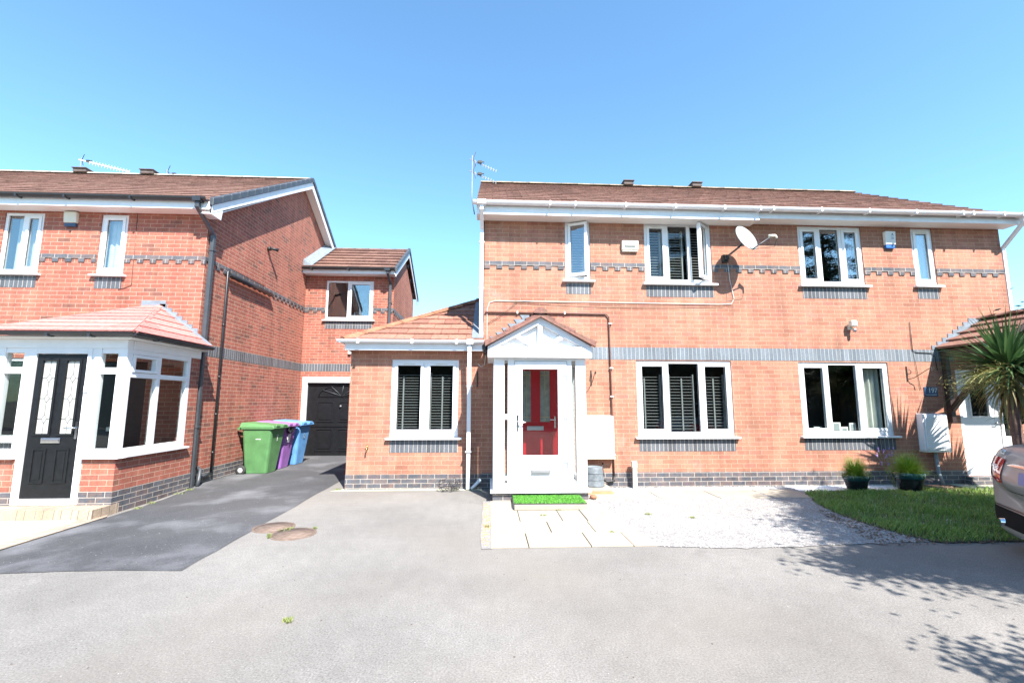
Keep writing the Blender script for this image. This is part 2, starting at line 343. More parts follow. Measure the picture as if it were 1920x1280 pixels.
def text_mesh(name, body, size, mat, parent, loc, rot, ext=.001):
    cu = bpy.data.curves.new(name, 'FONT'); cu.body = body; cu.size = size; cu.extrude = ext; cu.align_x = 'CENTER'; cu.align_y = 'CENTER'
    o = bpy.data.objects.new(name+'_c', cu); COL.objects.link(o)
    dg = bpy.context.evaluated_depsgraph_get(); me = bpy.data.meshes.new_from_object(o.evaluated_get(dg)); me.name = name
    bpy.data.objects.remove(o); q = bpy.data.objects.new(name, me); COL.objects.link(q); me.materials.clear(); me.materials.append(M[mat])
    q.parent = parent; q.location = Vector(loc) - (Vector(parent['world']) if parent.get('world') else Vector((0, 0, 0))); q.rotation_euler = rot; return q

def gz(x, y):
    s = lambda t: max(0, min(1, t))**2*(3-2*max(0, min(1, t)))
    return -.055*s((-3.5-x)/1.5)*s((8.8-y)/1.8)
def sheet(name, pts, mat, lift, label=None, step=None):
    """flat ground polygon following gz, fan-subdivided in a grid clipped by the outline"""
    import bmesh
    bm = bmesh.new(); vs = [bm.verts.new((x, y, 0)) for x, y in pts]; bm.faces.new(vs)
    x0 = min(p[0] for p in pts); x1 = max(p[0] for p in pts); y0 = min(p[1] for p in pts); y1 = max(p[1] for p in pts)
    st = step or .3
    for a0, a1, n in ((x0, x1, (1, 0, 0)), (y0, y1, (0, 1, 0))):
        k = a0+st
        while k < a1:
            bmesh.ops.bisect_plane(bm, geom=bm.verts[:]+bm.edges[:]+bm.faces[:], plane_co=(k*n[0], k*n[1], 0), plane_no=n); k += st
    for v in bm.verts: v.co.z = gz(v.co.x, v.co.y)+lift
    me = bpy.data.meshes.new(name); bm.to_mesh(me); bm.free()
    uv = me.uv_layers.new(name='UVMap').data
    for lp in me.loops: c = me.vertices[lp.vertex_index].co; uv[lp.index].uv = (c.x, c.y)
    if me.polygons and me.polygons[0].normal.z < 0: me.flip_normals()
    o = bpy.data.objects.new(name, me); COL.objects.link(o); me.materials.append(M[mat]); o['kind'] = 'structure'
    return o

# ------------------------------------------------------------------ ground
mb = MB()
xs = [-400, -60, -20, -9, -7, -6, -5.5, -5.25, -5, -4.75, -4.5, -4.25, -4, -3.75, -3.5, -2, 6, 20, 60, 400]
ys = [-400, -60, -10, 0, 4, 6, 7, 7.25, 7.5, 7.75, 8, 8.25, 8.5, 8.8, 10, 20, 60, 400]
for i in range(len(xs)-1):
    for j in range(len(ys)-1):
        mb.poly([(x, y, gz(x, y)) for x, y in ((xs[i], ys[j]), (xs[i+1], ys[j]), (xs[i+1], ys[j+1]), (xs[i], ys[j+1]))], True)
o = mb.build('road', 'asphalt'); o['kind'] = 'structure'
def jag(pts, n=10, a=.015):
    out = []
    for i in range(len(pts)):
        p, q = pts[i], pts[(i+1) % len(pts)]
        for k in range(n):
            t = k/n; out.append((p[0]+(q[0]-p[0])*t+random.uniform(-a, a), p[1]+(q[1]-p[1])*t+random.uniform(-a, a)))
    return out
sheet('driveway', jag([(-7.5, 4.5), (-4.24, 4.4), (-2.66, 4.34), (-2.7, 6.5), (-2.74, 8.9), (-2.6, 9.1), (-2.45, 12.95), (-5.2, 12.95), (-5.2, 8.3), (-5.02, 8.2), (-5.0, 6.5), (-4.97, 5.14), (-7.5, 4.9)], 8, .012), 'asphalt_dark', .004)
sheet('concrete_apron', [(-2.6, 7.86), (-.1, 7.84), (-.1, 8.05), (-2.45, 8.05)], 'slab_green', .004)
sheet('paved_path', [(-9, 4.96), (-4.985, 5.16), (-5.005, 6.45), (-5.12, 6.55), (-9, 6.0)], 'slab_green', .008)
sheet('paving_edge', [(-5.2, 5.14), (-4.985, 5.15), (-5.005, 6.5), (-5.1, 6.62), (-5.22, 6.6)], 'block', .014)
mb = MB()   # block step before the black door
n = 12
for i in range(n):
    x0, x1 = -7.6+2.52*i/n, -7.6+2.52*(i+1)/n
    fy = lambda x: 6.3+.05*math.sin((x+7)*1.2)
    mb.hexa([(x0, fy(x0), -.06), (x1, fy(x1), -.06), (x1, 6.78, -.06), (x0, 6.78, -.06), (x0, fy(x0)+.015, .075), (x1, fy(x1)+.015, .075), (x1, 6.78, .075), (x0, 6.78, .075)])
tag(mb.build('doorstep', 'block_kerb'), 'curved buff block paving step in front of the black door', 'step')

# patio slabs as real slabs
sheet('patio_bed', [(0, 4.82), (1.78, 4.82), (1.62, 7.0), (0, 7.0)], 'dirt', .002)
T = thing('patio', 'pale stone slab patio in front of the white porch', 'patio', (.9, 5.8, 0))
rows = [(4.82, 5.318, [.03, .42, 1.06, 1.5, 1.72]), (5.33, 5.8, [.03, .72, 1.22, 1.66]), (5.81, 6.42, [.03, .4, .93, 1.24, 1.62]), (6.43, 6.98, [.03, .55, 1.1, 1.56])]
for y0, y1, xx in rows:
    for i in range(len(xx)-1):
        a, b = xx[i]+.005, xx[i+1]-.005; dz = random.uniform(-.003, .003)
        sh = .07*(i == len(xx)-2)
        MB().hexa([(a, y0, -.02), (b+sh, y0, -.02), (b, y1, -.02), (a, y1, -.02), (a, y0+.003, .012+dz), (b+sh, y0+.003, .012+dz), (b, y1-.003, .012+dz), (a, y1-.003, .012+dz)]).build('paving_slab', 'slab', T, bevel=.003)
T = thing('stepping_path', 'single row of pale slabs along the foot of the right wall', 'path', (3.3, 7.3, 0))
px = [1.62, 2.63, 3.56, 4.4, 5.1]
for i in range(4):
    a, b = px[i]+.006, px[i+1]-.006
    MB().hexa([(a, 7.02, -.02), (b-.08*(i < 3), 7.02, -.02), (b, 7.66, -.02), (a, 7.66, -.02), (a, 7.02, .014), (b-.06, 7.02, .014), (b, 7.66, .014), (a, 7.66, .014)]).build('paving_slab', 'slab', T, bevel=.003)
sheet('patio_edge', jag([(-.07, 4.8), (.04, 4.8), (.04, 7.0), (-.07, 7.0)], 6, .012), 'stonechip', .006)
gr = [(1.76, 4.8), (2.2, 4.74), (2.61, 4.7), (3.2, 4.74), (3.78, 4.78), (4.3, 4.8), (4.85, 4.86), (4.9, 5.3), (5.0, 6.4), (5.2, 7.05), (5.2, 8.0), (1.5, 8.0), (1.5, 6.9), (1.62, 6.4)]
o = sheet('gravel_bed', jag(gr, 8, .02), 'stonechip', .006)
sheet('pebble_bed', [(5.2, 7.55), (7.3, 7.6), (7.4, 8.0), (5.2, 8.0)], 'pebble', .009)
lawn = [(4.74, 4.79), (5.7, 4.79), (8.5, 4.75), (13, 4.6), (13, 7.5), (8.78, 7.45), (7.06, 7.58), (6.04, 7.52), (5.12, 7.36), (4.75, 6.6), (4.62, 6.1), (4.58, 5.6), (4.6, 5.1)]
sheet('lawn', jag(lawn, 8, .03), 'dirt', .012)
sheet('mulch_bed', jag([(7.2, 7.5), (8.1, 7.45), (8.2, 7.98), (7.3, 7.98)], 5, .03), 'bark', .016)
sheet('entrance_slab', [(8.2, 7.45), (9.9, 7.4), (9.9, 8.0), (8.2, 8.0)], 'slab_green', .02)

def inside(p, poly):
    x, y = p; c = False
    for i in range(len(poly)):
        (x1, y1), (x2, y2) = poly[i], poly[i-1]
        if (y1 > y) != (y2 > y) and x < (x2-x1)*(y-y1)/(y2-y1)+x1: c = not c
    return c
def scatter_stones(poly, n, s0, s1, mat, name, label, z=.006):
    mb = MB(); xs_ = [p[0] for p in poly]; ys_ = [p[1] for p in poly]; k = 0
    while k < n:
        p = (random.uniform(min(xs_), max(xs_)), random.uniform(min(ys_), max(ys_)))
        if not inside(p, poly): continue
        k += 1; s = random.uniform(s0, s1); a = random.uniform(0, 6.28); h = s*random.uniform(.4, .8); zz = gz(*p)+z
        ring = [(p[0]+s*random.uniform(.7, 1.1)*math.cos(a+j*1.2566), p[1]+s*random.uniform(.7, 1.1)*math.sin(a+j*1.2566), zz) for j in range(5)]
        top = (p[0]+random.uniform(-.3, .3)*s, p[1]+random.uniform(-.3, .3)*s, zz+h)
        i = len(mb.v); mb.v += ring+[top]
        for j in range(5): mb.f.append((i+j, i+(j+1) % 5, i+5)); mb.sm.append(False)
    return tag(mb.build(name, mat), label, None, None, 'stuff')
gp = [(1.95, 4.85), (4.6, 4.9), (4.75, 6.0), (4.95, 6.9), (1.8, 6.9), (1.66, 6.3)]
scatter_stones(gr, 9000, .006, .016, 'gravel', 'gravel_chippings', 'loose pale gravel chippings beside the patio')
scatter_stones([(1.9, 7.66), (5.2, 7.66), (5.2, 7.98), (1.9, 7.98)], 1500, .01, .025, 'gravel', 'wall_pebbles', 'pale pebbles along the foot of the wall')
scatter_stones([(5.2, 7.55), (7.3, 7.6), (7.3, 7.98), (5.2, 7.98)], 1500, .01, .025, 'pebble', 'white_pebbles', 'white pebbles round the grass pots')
scatter_stones([(-.06, 4.9), (.03, 4.9), (.03, 6.9), (-.06, 6.9)], 160, .008, .018, 'terracotta', 'edge_rubble', 'rubble in the joint beside the patio')
scatter_stones([(-7, 1.5), (7, 1.5), (5, 4.7), (-5, 4.7)], 420, .002, .005, 'gravel', 'road_grit', 'scattered light grit on the asphalt', 0)
scatter_stones([(-5, 4.5), (-2.7, 4.5), (-2.8, 9), (-5, 9)], 260, .002, .005, 'gravel', 'driveway_grit', 'scattered light grit on the dark driveway', .004)

scatter_stones([(-7, 1.5), (7, 1.5), (5, 4.7), (-5, 4.7)], 150, .003, .009, 'vent', 'road_debris', 'scattered dark crumbs and leaf scraps on the asphalt', 0)
scatter_stones([(4.0, 4.72), (5.8, 4.7), (4.75, 4.95), (4.6, 6.2), (4.45, 6.2)], 500, .005, .018, 'bark', 'edge_litter', 'brown leaf litter along the gravel and lawn edge', .012)
def blades(mb, p, n, h, w, spread, lean=.6, z=0):
    for _ in range(n):
        a = random.uniform(0, 6.28); r = spread*math.sqrt(random.random()); x = p[0]+r*math.cos(a); y = p[1]+r*math.sin(a)
        b = random.uniform(0, 6.28); l = h*random.uniform(.5, 1.1); le = lean*random.random()*l
        dx, dy = math.cos(b)*le, math.sin(b)*le; wx, wy = -math.sin(b)*w, math.cos(b)*w
        mb.poly([(x-wx, y-wy, z), (x+wx, y+wy, z), (x+dx*.5+wx*.7, y+dy*.5+wy*.7, z+l*.6), (x+dx, y+dy, z+l*.95)])
mb = MB(); k = 0
while k < 17000:
    p = (random.uniform(4.5, 10.5), random.uniform(4.7, 7.6))
    if not inside(p, lawn) or (p[0] > 8 and random.random() < .6): continue
    tuf = .5+.9*abs(math.sin(p[0]*3.1+math.sin(p[1]*2.3)*2)*math.cos(p[1]*2.7+p[0]))
    blades(mb, p, 2, .06*tuf+.015, .003, .03, .9, .012); k += 1
tag(mb.build('grass', 'grass'), 'rough green grass covering the front lawn', None, None, 'stuff')
mb = MB()
for _ in range(60):
    p = (random.uniform(4.8, 7.5), random.uniform(4.9, 7.3)); h = random.uniform(.05, .09)
    mb.tube([(p[0], p[1], .01), (p[0]+.01, p[1], h)], .0015, 4); mb.lathe([(.002, 0), (.006, .003), (.006, .006), (.002, .01)], (p[0]+.01, p[1], h), 6)
tag(mb.build('lawn_flowers', 'clover'), 'tiny white clover and daisy heads in the lawn', None, None, 'stuff')

# ------------------------------------------------------------------ wall helpers
def wall_y(mb, y, x0, x1, z0, z1, holes, dep=.1, flip=1):
    """wall in plane y with rectangular openings (x0,x1,z0,z1) and reveals of depth dep"""
    X = sorted({x0, x1, *[h[0] for h in holes], *[h[1] for h in holes]}); Zs = sorted({z0, z1, *[h[2] for h in holes], *[h[3] for h in holes]})
    for i in range(len(X)-1):
        for j in range(len(Zs)-1):
            cx, cz = (X[i]+X[i+1])/2, (Zs[j]+Zs[j+1])/2
            if any(h[0] < cx < h[1] and h[2] < cz < h[3] for h in holes): continue
            mb.poly([(X[i], y, Zs[j]), (X[i+1], y, Zs[j]), (X[i+1], y, Zs[j+1]), (X[i], y, Zs[j+1])])
    for a, b, c, d in holes:
        mb.poly([(a, y, c), (a, y+dep, c), (b, y+dep, c), (b, y, c)]); mb.poly([(a, y, d), (b, y, d), (b, y+dep, d), (a, y+dep, d)])
        mb.poly([(a, y, c), (a, y, d), (a, y+dep, d), (a, y+dep, c)]); mb.poly([(b, y, c), (b, y+dep, c), (b, y+dep, d), (b, y, d)])
def slats(mb, x0, x1, z0, z1, y, n, d=.05, tilt=.12):
    for i in range(n):
        z = z0+(z1-z0)*(i+.5)/n
        mb.hexa([(x0, y, z-.0025-tilt*d/2), (x1, y, z-.0025-tilt*d/2), (x1, y+d, z-.0025+tilt*d/2), (x0, y+d, z-.0025+tilt*d/2),
                 (x0, y, z+.0025-tilt*d/2), (x1, y, z+.0025-tilt*d/2), (x1, y+d, z+.0025+tilt*d/2), (x0, y+d, z+.0025+tilt*d/2)])
def folds(x0, x1, z0, z1, y, amp=.03, wl=.09, name='curtain', mat='curtain', parent=None):
    mb = MB(); n = max(8, int((x1-x0)/wl*8)); P = []
    for i in range(n+1):
        x = x0+(x1-x0)*i/n; P.append((x, y+amp*math.sin(x/wl*6.28)+.4*amp*math.sin(x/wl*2.1)))
    for i in range(n): mb.poly([(P[i][0], P[i][1], z0), (P[i+1][0], P[i+1][1], z0), (P[i+1][0], P[i+1][1], z1), (P[i][0], P[i][1], z1)], True)
    return mb.build(name, mat, parent)
def sash_geo(mb, x0, x1, z0, z1, y0, y1, w):
    mb.box(x0, x1, y0, y1, z0, z0+w); mb.box(x0, x1, y0, y1, z1-w, z1); mb.box(x0, x0+w, y0, y1, z0+w, z1-w); mb.box(x1-w, x1, y0, y1, z0+w, z1-w)
def window(T, x0, x1, z0, z1, y, divs, types, sill=True, gm='glass', blind=None, room='interior', soldier='soldier', inner=None, opens={}, vents=False, sillz=None):
    """x0..x1,z0..z1 outer frame; divs = x of mullion centres; types one of f/o per light"""
    fw = .05; yf = y+.02; yb = y+.085
    mb = MB(); ed = [x0]+divs+[x1]
    mb.box(x0, x1, yf, yb, z0, z0+fw+.03); mb.box(x0, x1, yf, yb, z1-fw, z1)
    mb.box(x0, x0+fw, yf, yb, z0+fw+.03, z1-fw); mb.box(x1-fw, x1, yf, yb, z0+fw+.03, z1-fw)
    for d in divs: mb.box(d-.03, d+.03, yf, yb, z0+fw+.03, z1-fw)
    F = mb.build('window', 'white', T, bevel=.004)
    for i, t in enumerate(types):
        a = ed[i]+(fw if i == 0 else .03); b = ed[i+1]-(fw if i == len(types)-1 else .03); c, d = z0+fw+.03, z1-fw
        a += .002; b -= .002; c += .002; d -= .002
        if t == 'f':
            MB().box(a, b, y+.05, y+.056, c, d).build('pane', gm, F)
            g = MB(); sash_geo(g, a, b, c, d, y+.045, y+.049, .008); g.build('gasket', 'black', F)
        else:
            ang = opens.get(i); w = .05
            s = MB(); sash_geo(s, a, b, c, d, y+.006, y+.07, w)
            g = MB(); g.box(a+w, b-w, y+.035, y+.041, c+w, d-w)
            k = MB(); sash_geo(k, a+w, b-w, c+w, d-w, y+.028, y+.034, .007)
            if ang:
                side, th = ang; hx = a if side < 0 else b; hy = y+.01
                for q in (s, g, k):
                    q.v = [(hx+(vx-hx)*math.cos(th)+ (vy-hy)*math.sin(th)*(-side), hy-abs(vx-hx)*math.sin(th)+(vy-hy)*math.cos(th), vz) for vx, vy, vz in q.v]
            so_ = s.build('sash', 'white', F, bevel=.003); g.build('pane', gm, F); k.build('gasket', 'black', F)
            if vents and not ang: MB().box((a+b)/2-.1, (a+b)/2+.1, y+.0, y+.008, d-.034, d-.018).build('trickle_vent', 'cream', F)
    if sill:
        MB().box(x0-.06, x1+.07, y-.075, y+.09, z0-.035, z0-.001).build('sill', 'white', F, bevel=.006)
    if soldier:
        MB().box(x0+.01, x1-.0, y-.004, y+.02, z0-.25, z0-.036).build('soldier_course', soldier, T)
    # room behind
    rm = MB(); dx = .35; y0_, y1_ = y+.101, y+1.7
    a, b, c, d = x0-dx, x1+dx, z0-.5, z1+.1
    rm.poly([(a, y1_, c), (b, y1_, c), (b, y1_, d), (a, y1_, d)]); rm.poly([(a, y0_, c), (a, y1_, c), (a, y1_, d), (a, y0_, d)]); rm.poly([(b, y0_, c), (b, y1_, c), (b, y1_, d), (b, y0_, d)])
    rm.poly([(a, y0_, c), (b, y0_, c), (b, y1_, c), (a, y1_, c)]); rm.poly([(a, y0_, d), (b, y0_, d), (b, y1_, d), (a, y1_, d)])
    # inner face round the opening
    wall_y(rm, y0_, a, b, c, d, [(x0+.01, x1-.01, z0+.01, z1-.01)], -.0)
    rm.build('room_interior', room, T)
    if blind:
        sp, mat, top = blind; mb = MB()
        for i in range(len(types)):
            a, b = ed[i]+.09, ed[i+1]-.09
            h = (z1-.1-top)-(z0+.1); slats(mb, a, b, z0+.1, z1-.1-top, y+.14, int(h/sp), .034)
            mb.box(a-.02, a+.004, y+.135, y+.195, z0+.08, z1-.08-top); mb.box(b-.004, b+.02, y+.135, y+.195, z0+.08, z1-.08-top)
            if inner == 'rod': mb.box((a+b)/2-.012 - .1*(i == 0), (a+b)/2+.012-.1*(i == 0), y+.125, y+.134, z0+.1, z1-.15-top)
        mb.build('blind', mat, F)
    return F
def soldier_band(T, x0, x1, y, z0, z1, mat='soldier'):
    return MB().box(x0, x1, y-.004, y+.02, z0, z1).build('soldier_course', mat, T)
def dentil(T, x0, x1, y, zt, mat='blue'):
    mb = MB(); mb.box(x0, x1, y-.016, y+.02, zt-.072, zt)
    x = x0+.0
    while x < x1-.05:
        mb.box(x, min(x+.105, x1), y-.016, y+.02, zt-.14, zt-.074); x += .2235
    return mb.build('dentil_course', mat, T)
def tiles(mb, org, ud, sd, L, ul, ur, gauge=.3, tw=.3, th=.022, jit=.004, brk=True):
    """courses of lapped tiles: org + u*ud + s*sd, raised along the normal"""
    org, ud, sd = Vector(org), Vector(ud).normalized(), Vector(sd).normalized(); nn = ud.cross(sd).normalized()
    if nn.z < 0: nn = -nn
    ncs = int(math.ceil(L/gauge-1e-6)); row = 0
    for k in range(ncs):
        s0 = k*gauge; s1 = min(L, s0+gauge+.03)
        if s1-s0 < .05: continue
        a0, b0, a1, b1 = ul(s0), ur(s0), ul(min(s1, L)), ur(min(s1, L))
        n = max(1, int(round((b0-a0)/tw)))
        u = math.floor(min(a0, a1)/tw)*tw-(tw/2 if k % 2 else 0)
        end = max(b0, b1)
        while u < end-1e-6:
            p, q = u, u+tw; u += tw
            P0, Q0 = max(p, a0), min(q, b0); P1, Q1 = max(p, a1), min(q, b1)
            if Q0 <= P0+1e-4 and Q1 <= P1+1e-4: continue
            if Q0 < P0: Q0 = P0 = min(max(P0, a0), b0)
            if Q1 < P1: Q1 = P1 = min(max(P1, a1), b1)
            g = .0035; j = random.uniform(0, jit); j2 = j+random.uniform(-jit, jit)*.4
            f = lambda uu, ss, h: org+ud*uu+sd*ss+nn*h
            mb.hexa([f(P0+g, s0, th*.2), f(Q0-g, s0, th*.2), f(Q1-g, s1, -.004), f(P1+g, s1, -.004),
                     f(P0+g, s0, th+j+.012), f(Q0-g, s0, th+j2+.012), f(Q1-g, s1, .006+j2), f(P1+g, s1, .006+j)])
def gutter_x(mb, x0, x1, y, z, r=.06):
    pr = [(y+r*math.cos(a), z+r*math.sin(a)) for a in [math.pi+math.pi*k/8 for k in range(9)]]
    pin = [(y+(r-.008)*math.cos(a), z+(r-.008)*math.sin(a)) for a in [2*math.pi-math.pi*k/8 for k in range(9)]]
    mb.prism([(x0, a, b) for a, b in pr+pin], (x1-x0, 0, 0))
def gutter_y(mb, y0, y1, x, z, r=.06):
    pr = [(x+r*math.cos(a), z+r*math.sin(a)) for a in [math.pi+math.pi*k/8 for k in range(9)]]
    pin = [(x+(r-.008)*math.cos(a), z+(r-.008)*math.sin(a)) for a in [2*math.pi-math.pi*k/8 for k in range(9)]]
    mb.prism([(a, y0, b) for a, b in pr+pin], (0, y1-y0, 0))
def ridge_run(T, p0, p1, mat, r=.11, seg=.45, name='ridge_tile', squash=.6, stuff=False):
    p0, p1 = Vector(p0), Vector(p1); L = (p1-p0).length; n = max(1, int(round(L/seg))); d = (p1-p0)/n
    ax = d.normalized(); sx = ax.cross(Vector((0, 0, 1))).normalized(); uz = sx.cross(ax)
    mb = MB()
    for i in range(n):
        a = p0+d*i; rr = r*(1+.03*(i % 2)); b = a+d*.995
        ring = lambda c: [c+sx*rr*math.cos(t)+uz*(rr*squash*math.sin(t)-.03) for t in [math.pi*k/8 for k in range(9)]]
        A, B = ring(a), ring(b); k0 = len(mb.v); mb.v += [tuple(v) for v in A+B]
        for k in range(8): mb.f.append((k0+k, k0+k+1, k0+k+10, k0+k+9)); mb.sm.append(True)
        mb.f.append(tuple(k0+k for k in range(9))); mb.sm.append(False); mb.f.append(tuple(k0+17-k for k in range(9))); mb.sm.append(False)
    return mb.build(name, mat, T)
def vent(T, x, y, z, w=.26):
    mb = MB(); mb.box(x-w/2, x+w/2, y-.14, y+.14, z, z+.09); mb.box(x-w/2-.02, x+w/2+.02, y-.17, y+.17, z+.092, z+.12)
    return mb.build('ridge_vent', 'vent', T, bevel=.01)

# ================================================================== RIGHT PAIR OF HOUSES
H = thing('semi_detached_house', 'orange brick pair of houses with white gutters and a low side extension', 'house', (4.9, 8, 0))
XL_, XR_, YF, YBK = -.1, 9.87, 8.0, 15.0
ZE = 4.78
wins = [(1.38, 1.84, 3.65, ZE), (2.86, 4.125, 3.62, ZE), (5.82, 7.07, 3.63, ZE), (8.07, 8.5, 3.65, ZE), (2.63, 4.37, .86, 2.2), (5.63, 7.33, .87, 2.19), (8.62, 9.75, .16, 2.06), (-1.685, -.525, .855, 2.19)]
mb = MB(); wall_y(mb, YF, XL_, XR_, 0, ZE+.02, [w for w in wins[:-1]])
ZR = 7.16
for x in (XL_, XR_):   # gables
    mb.poly([(x, YF, 0), (x, YBK, 0), (x, YBK, ZE), (x, 11.5, ZR-.15), (x, YF, ZE)])
mb.poly([(XL_, YBK, 0), (XR_, YBK, 0), (XR_, YBK, ZE), (XL_, YBK, ZE)])
mb.build('wall', 'brick', H)
MB().box(XL_-.003, 8.6, YF-.005, YF+.02, -.05, .26).build('plinth', 'blue', H)
soldier_band(H, 1.5, 8.62, YF, 2.215, 2.435, 'soldier_pale')
for a, b in ((-.1, 1.375), (1.845, 2.855), (4.13, 5.815), (7.075, 8.065), (8.505, 9.87)): dentil(H, a, b, YF, 3.99)
dk = ('o',)
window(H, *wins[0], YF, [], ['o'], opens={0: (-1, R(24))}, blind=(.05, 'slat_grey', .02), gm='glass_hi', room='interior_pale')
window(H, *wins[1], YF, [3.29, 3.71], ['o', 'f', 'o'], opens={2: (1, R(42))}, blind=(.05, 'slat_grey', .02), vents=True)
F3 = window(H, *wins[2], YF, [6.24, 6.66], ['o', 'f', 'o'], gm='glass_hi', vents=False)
folds(6.75, 7.0, 3.72, 4.72, YF+.18, .02, .07, parent=F3, mat='curtain_sky')  # pale blue folds stand for sky reflected in the right pane
F4 = window(H, *wins[3], YF, [], ['o'], gm='glass_hi', vents=True); folds(8.1, 8.46, 3.7, 4.75, YF+.16, .006, .09, name='curtain', mat='curtain_sky', parent=F4)  # pale blue sheet stands for sky reflected across this pane
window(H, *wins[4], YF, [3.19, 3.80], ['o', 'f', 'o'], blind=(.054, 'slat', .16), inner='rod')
F7 = window(H, *wins[5], YF, [6.17, 6.76], ['o', 'f', 'o'])
folds(6.92, 7.28, .9, 2.12, YF+.2, .03, .1, parent=F7)
# picture frames standing inside on the sill
for x, w, h, a in ((6.0, .16, .12, .1), (6.35, .15, .2, -.1), (6.5, .14, .12, .1), (6.66, .16, .19, .3)):
    P = thing('picture_frame', {6.0: 'low cream picture frame on the left of the window sill', 6.35: 'tallest white picture frame on the sill behind the middle pane', 6.5: 'small cream picture frame between two white ones on the sill', 6.66: 'tilted white picture frame nearest the curtain'}[x], 'picture frame', (x, YF+.13, .9), a, local=True, group='picture frames on the window sill')
    f = MB(); sash_geo(f, -w/2, w/2, 0, h, 0, .015, .022); f.build('frame', 'sticker', P); MB().box(-w/2+.022, w/2-.022, .004, .01, .022, h-.022).build('picture', 'dish', P)
# extension
mb = MB(); wall_y(mb, YF, -2.39, XL_, 0, 2.42, [wins[7]])
mb.poly([(-2.39, YF, 0), (-2.39, 12.4, 0), (-2.39, 12.4, 2.42), (-2.39, YF, 2.42)]); mb.poly([(-2.39, 12.4, 0), (-.1, 12.4, 0), (-.1, 12.4, 2.42), (-2.39, 12.4, 2.42)])
mb.build('extension_wall', 'brick', H)
MB().box(-2.395, -.102, YF-.005, YF+.02, -.05, .245).box(-2.395, -2.37, YF+.02, 12.4, -.05, .245).build('plinth', 'blue', H)
window(H, *wins[7], YF, [-1.105], ['o', 'o'], blind=(.047, 'slat', .14), inner='rod', vents=True)
# extension roof: front and left slopes hipped
ex0, ey0, ez0 = -2.5, 7.72, 2.49; sl_ = math.sqrt(1+.52**2)
A = 2.4
mb = MB(); tiles(mb, (ex0, ey0, ez0), (1, 0, 0), (0, 1, .52), A*sl_, lambda s: s/sl_, lambda s: A, gauge=.29, th=.02)
mb.build('extension_roof', 'roof_ext', H)
mb = MB(); tiles(mb, (ex0, ey0, ez0), (0, 1, 0), (1, 0, .52), A*sl_, lambda s: s/sl_, lambda s: 2*A-s/sl_, gauge=.29, th=.02)
tiles(mb, (ex0, ey0+2*A, ez0), (1, 0, 0), (0, -1, .52), A*sl_, lambda s: s/sl_, lambda s: A, gauge=.29, th=.02)
mb.build('extension_roof', 'roof_ext', H)
ridge_run(H, (ex0+.02, ey0+.02, ez0+.03), (-.1, ey0+A, ez0+.52*A+.05), 'ridge', .1, .4, 'hip_tile')
MB().box(-2.44, -.06, 7.79, 7.82, 2.33, 2.5).box(-2.44, -2.41, 7.82, 12.5, 2.33, 2.5).build('fascia', 'white', H, bevel=.003)
MB().box(-2.41, -.1, 7.82, 8.0, 2.345, 2.36).box(-2.41, -2.39, 8, 12.4, 2.345, 2.36).build('soffit', 'soffit', H)
mb = MB(); gutter_x(mb, -2.55, -.04, 7.73, 2.50, .055)
for x in (-2.2, -1.3, -.55): mb.box(x-.02, x+.02, 7.67, 7.79, 2.435, 2.51)
mb.box(-.38, -.27, 7.665, 7.79, 2.43, 2.515); gutter_y(mb, 7.7, 12.5, -2.5, 2.50, .055)
mb.build('gutter', 'white', H)
mb = MB(); mb.box(-.365, -.3, 7.7, 7.765, 2.3, 2.44); mb.box(-.365, -.3, 7.9, 7.965, .02, 2.32) if False else mb.hexa([(-.365, 7.86, 0.02), (-.3, 7.86, .02), (-.3, 7.925, .02), (-.365, 7.925, .02), (-.365, 7.70, 2.44), (-.3, 7.70, 2.44), (-.3, 7.765, 2.44), (-.365, 7.765, 2.44)])
for z in (1.72, .62): mb.box(-.385, -.28, 7.80, 7.97, z, z+.02)
mb.build('downpipe', 'white', H, bevel=.004)
MB().tube([(-.28, 7.89, .02), (-.2, 7.9, .09), (-.13, 7.92, .17)], .028, 10).build('drain_pipe', 'white', H)
# lead at the junction of the extension roof and the gable
mb = MB(); mb.hexa([(-.3, 7.75, 2.545), (-.1, 7.75, 2.545), (-.1, 10.1, 3.77), (-.3, 10.1, 3.77), (-.3, 7.75, 2.555), (-.1, 7.75, 2.56), (-.1, 10.1, 3.785), (-.3, 10.1, 3.78)]) ; mb.build('lead_flashing', 'lead', H)
mb = MB()
for k in range(6): mb.box(-.108, -.1, 8.0+k*.36, 8.37+k*.36, 2.6+k*.19, 2.86+k*.19)
mb.build('lead_flashing', 'lead', H)
# main roof
RX0, RX1 = -.26, 10.12; RL = RX1-RX0; sdir = Vector((0, 3.88, 2.34)); SL = sdir.length
mb = MB(); tiles(mb, (RX0, 7.66, 4.9), (1, 0, 0), sdir, SL, lambda s: 0, lambda s: RL, gauge=.302, th=.02, jit=.007)
mb.build('roof', 'roof', H)
mb = MB(); tiles(mb, (RX0, 15.42, 4.9), (1, 0, 0), (0, -3.88, 2.34), SL, lambda s: 0, lambda s: RL, gauge=.302, th=.02); mb.build('roof', 'roof', H)
ridge_run(H, (RX0, 11.54, 7.27), (4.95, 11.54, 7.27), 'ridge_moss', .1, .45)
ridge_run(H, (4.96, 11.54, 7.27), (RX1, 11.54, 7.27), 'ridge_moss', .095, .45)
for x in (3.72, 5.6): vent(H, x, 11.54, 7.26)
for x0, x1, yf, zb in ((RX0+.02, 4.9, 7.685, 4.745), (4.9, 9.98, 7.705, 4.79)):
    MB().box(x0, x1, yf, yf+.03, zb, 4.93).build('fascia', 'white', H, bevel=.003)
    MB().box(x0, x1, yf+.03, 8.0, zb+.01, zb+.025).build('soffit', 'soffit', H)
mb = MB()   # bargeboards and boxed ends
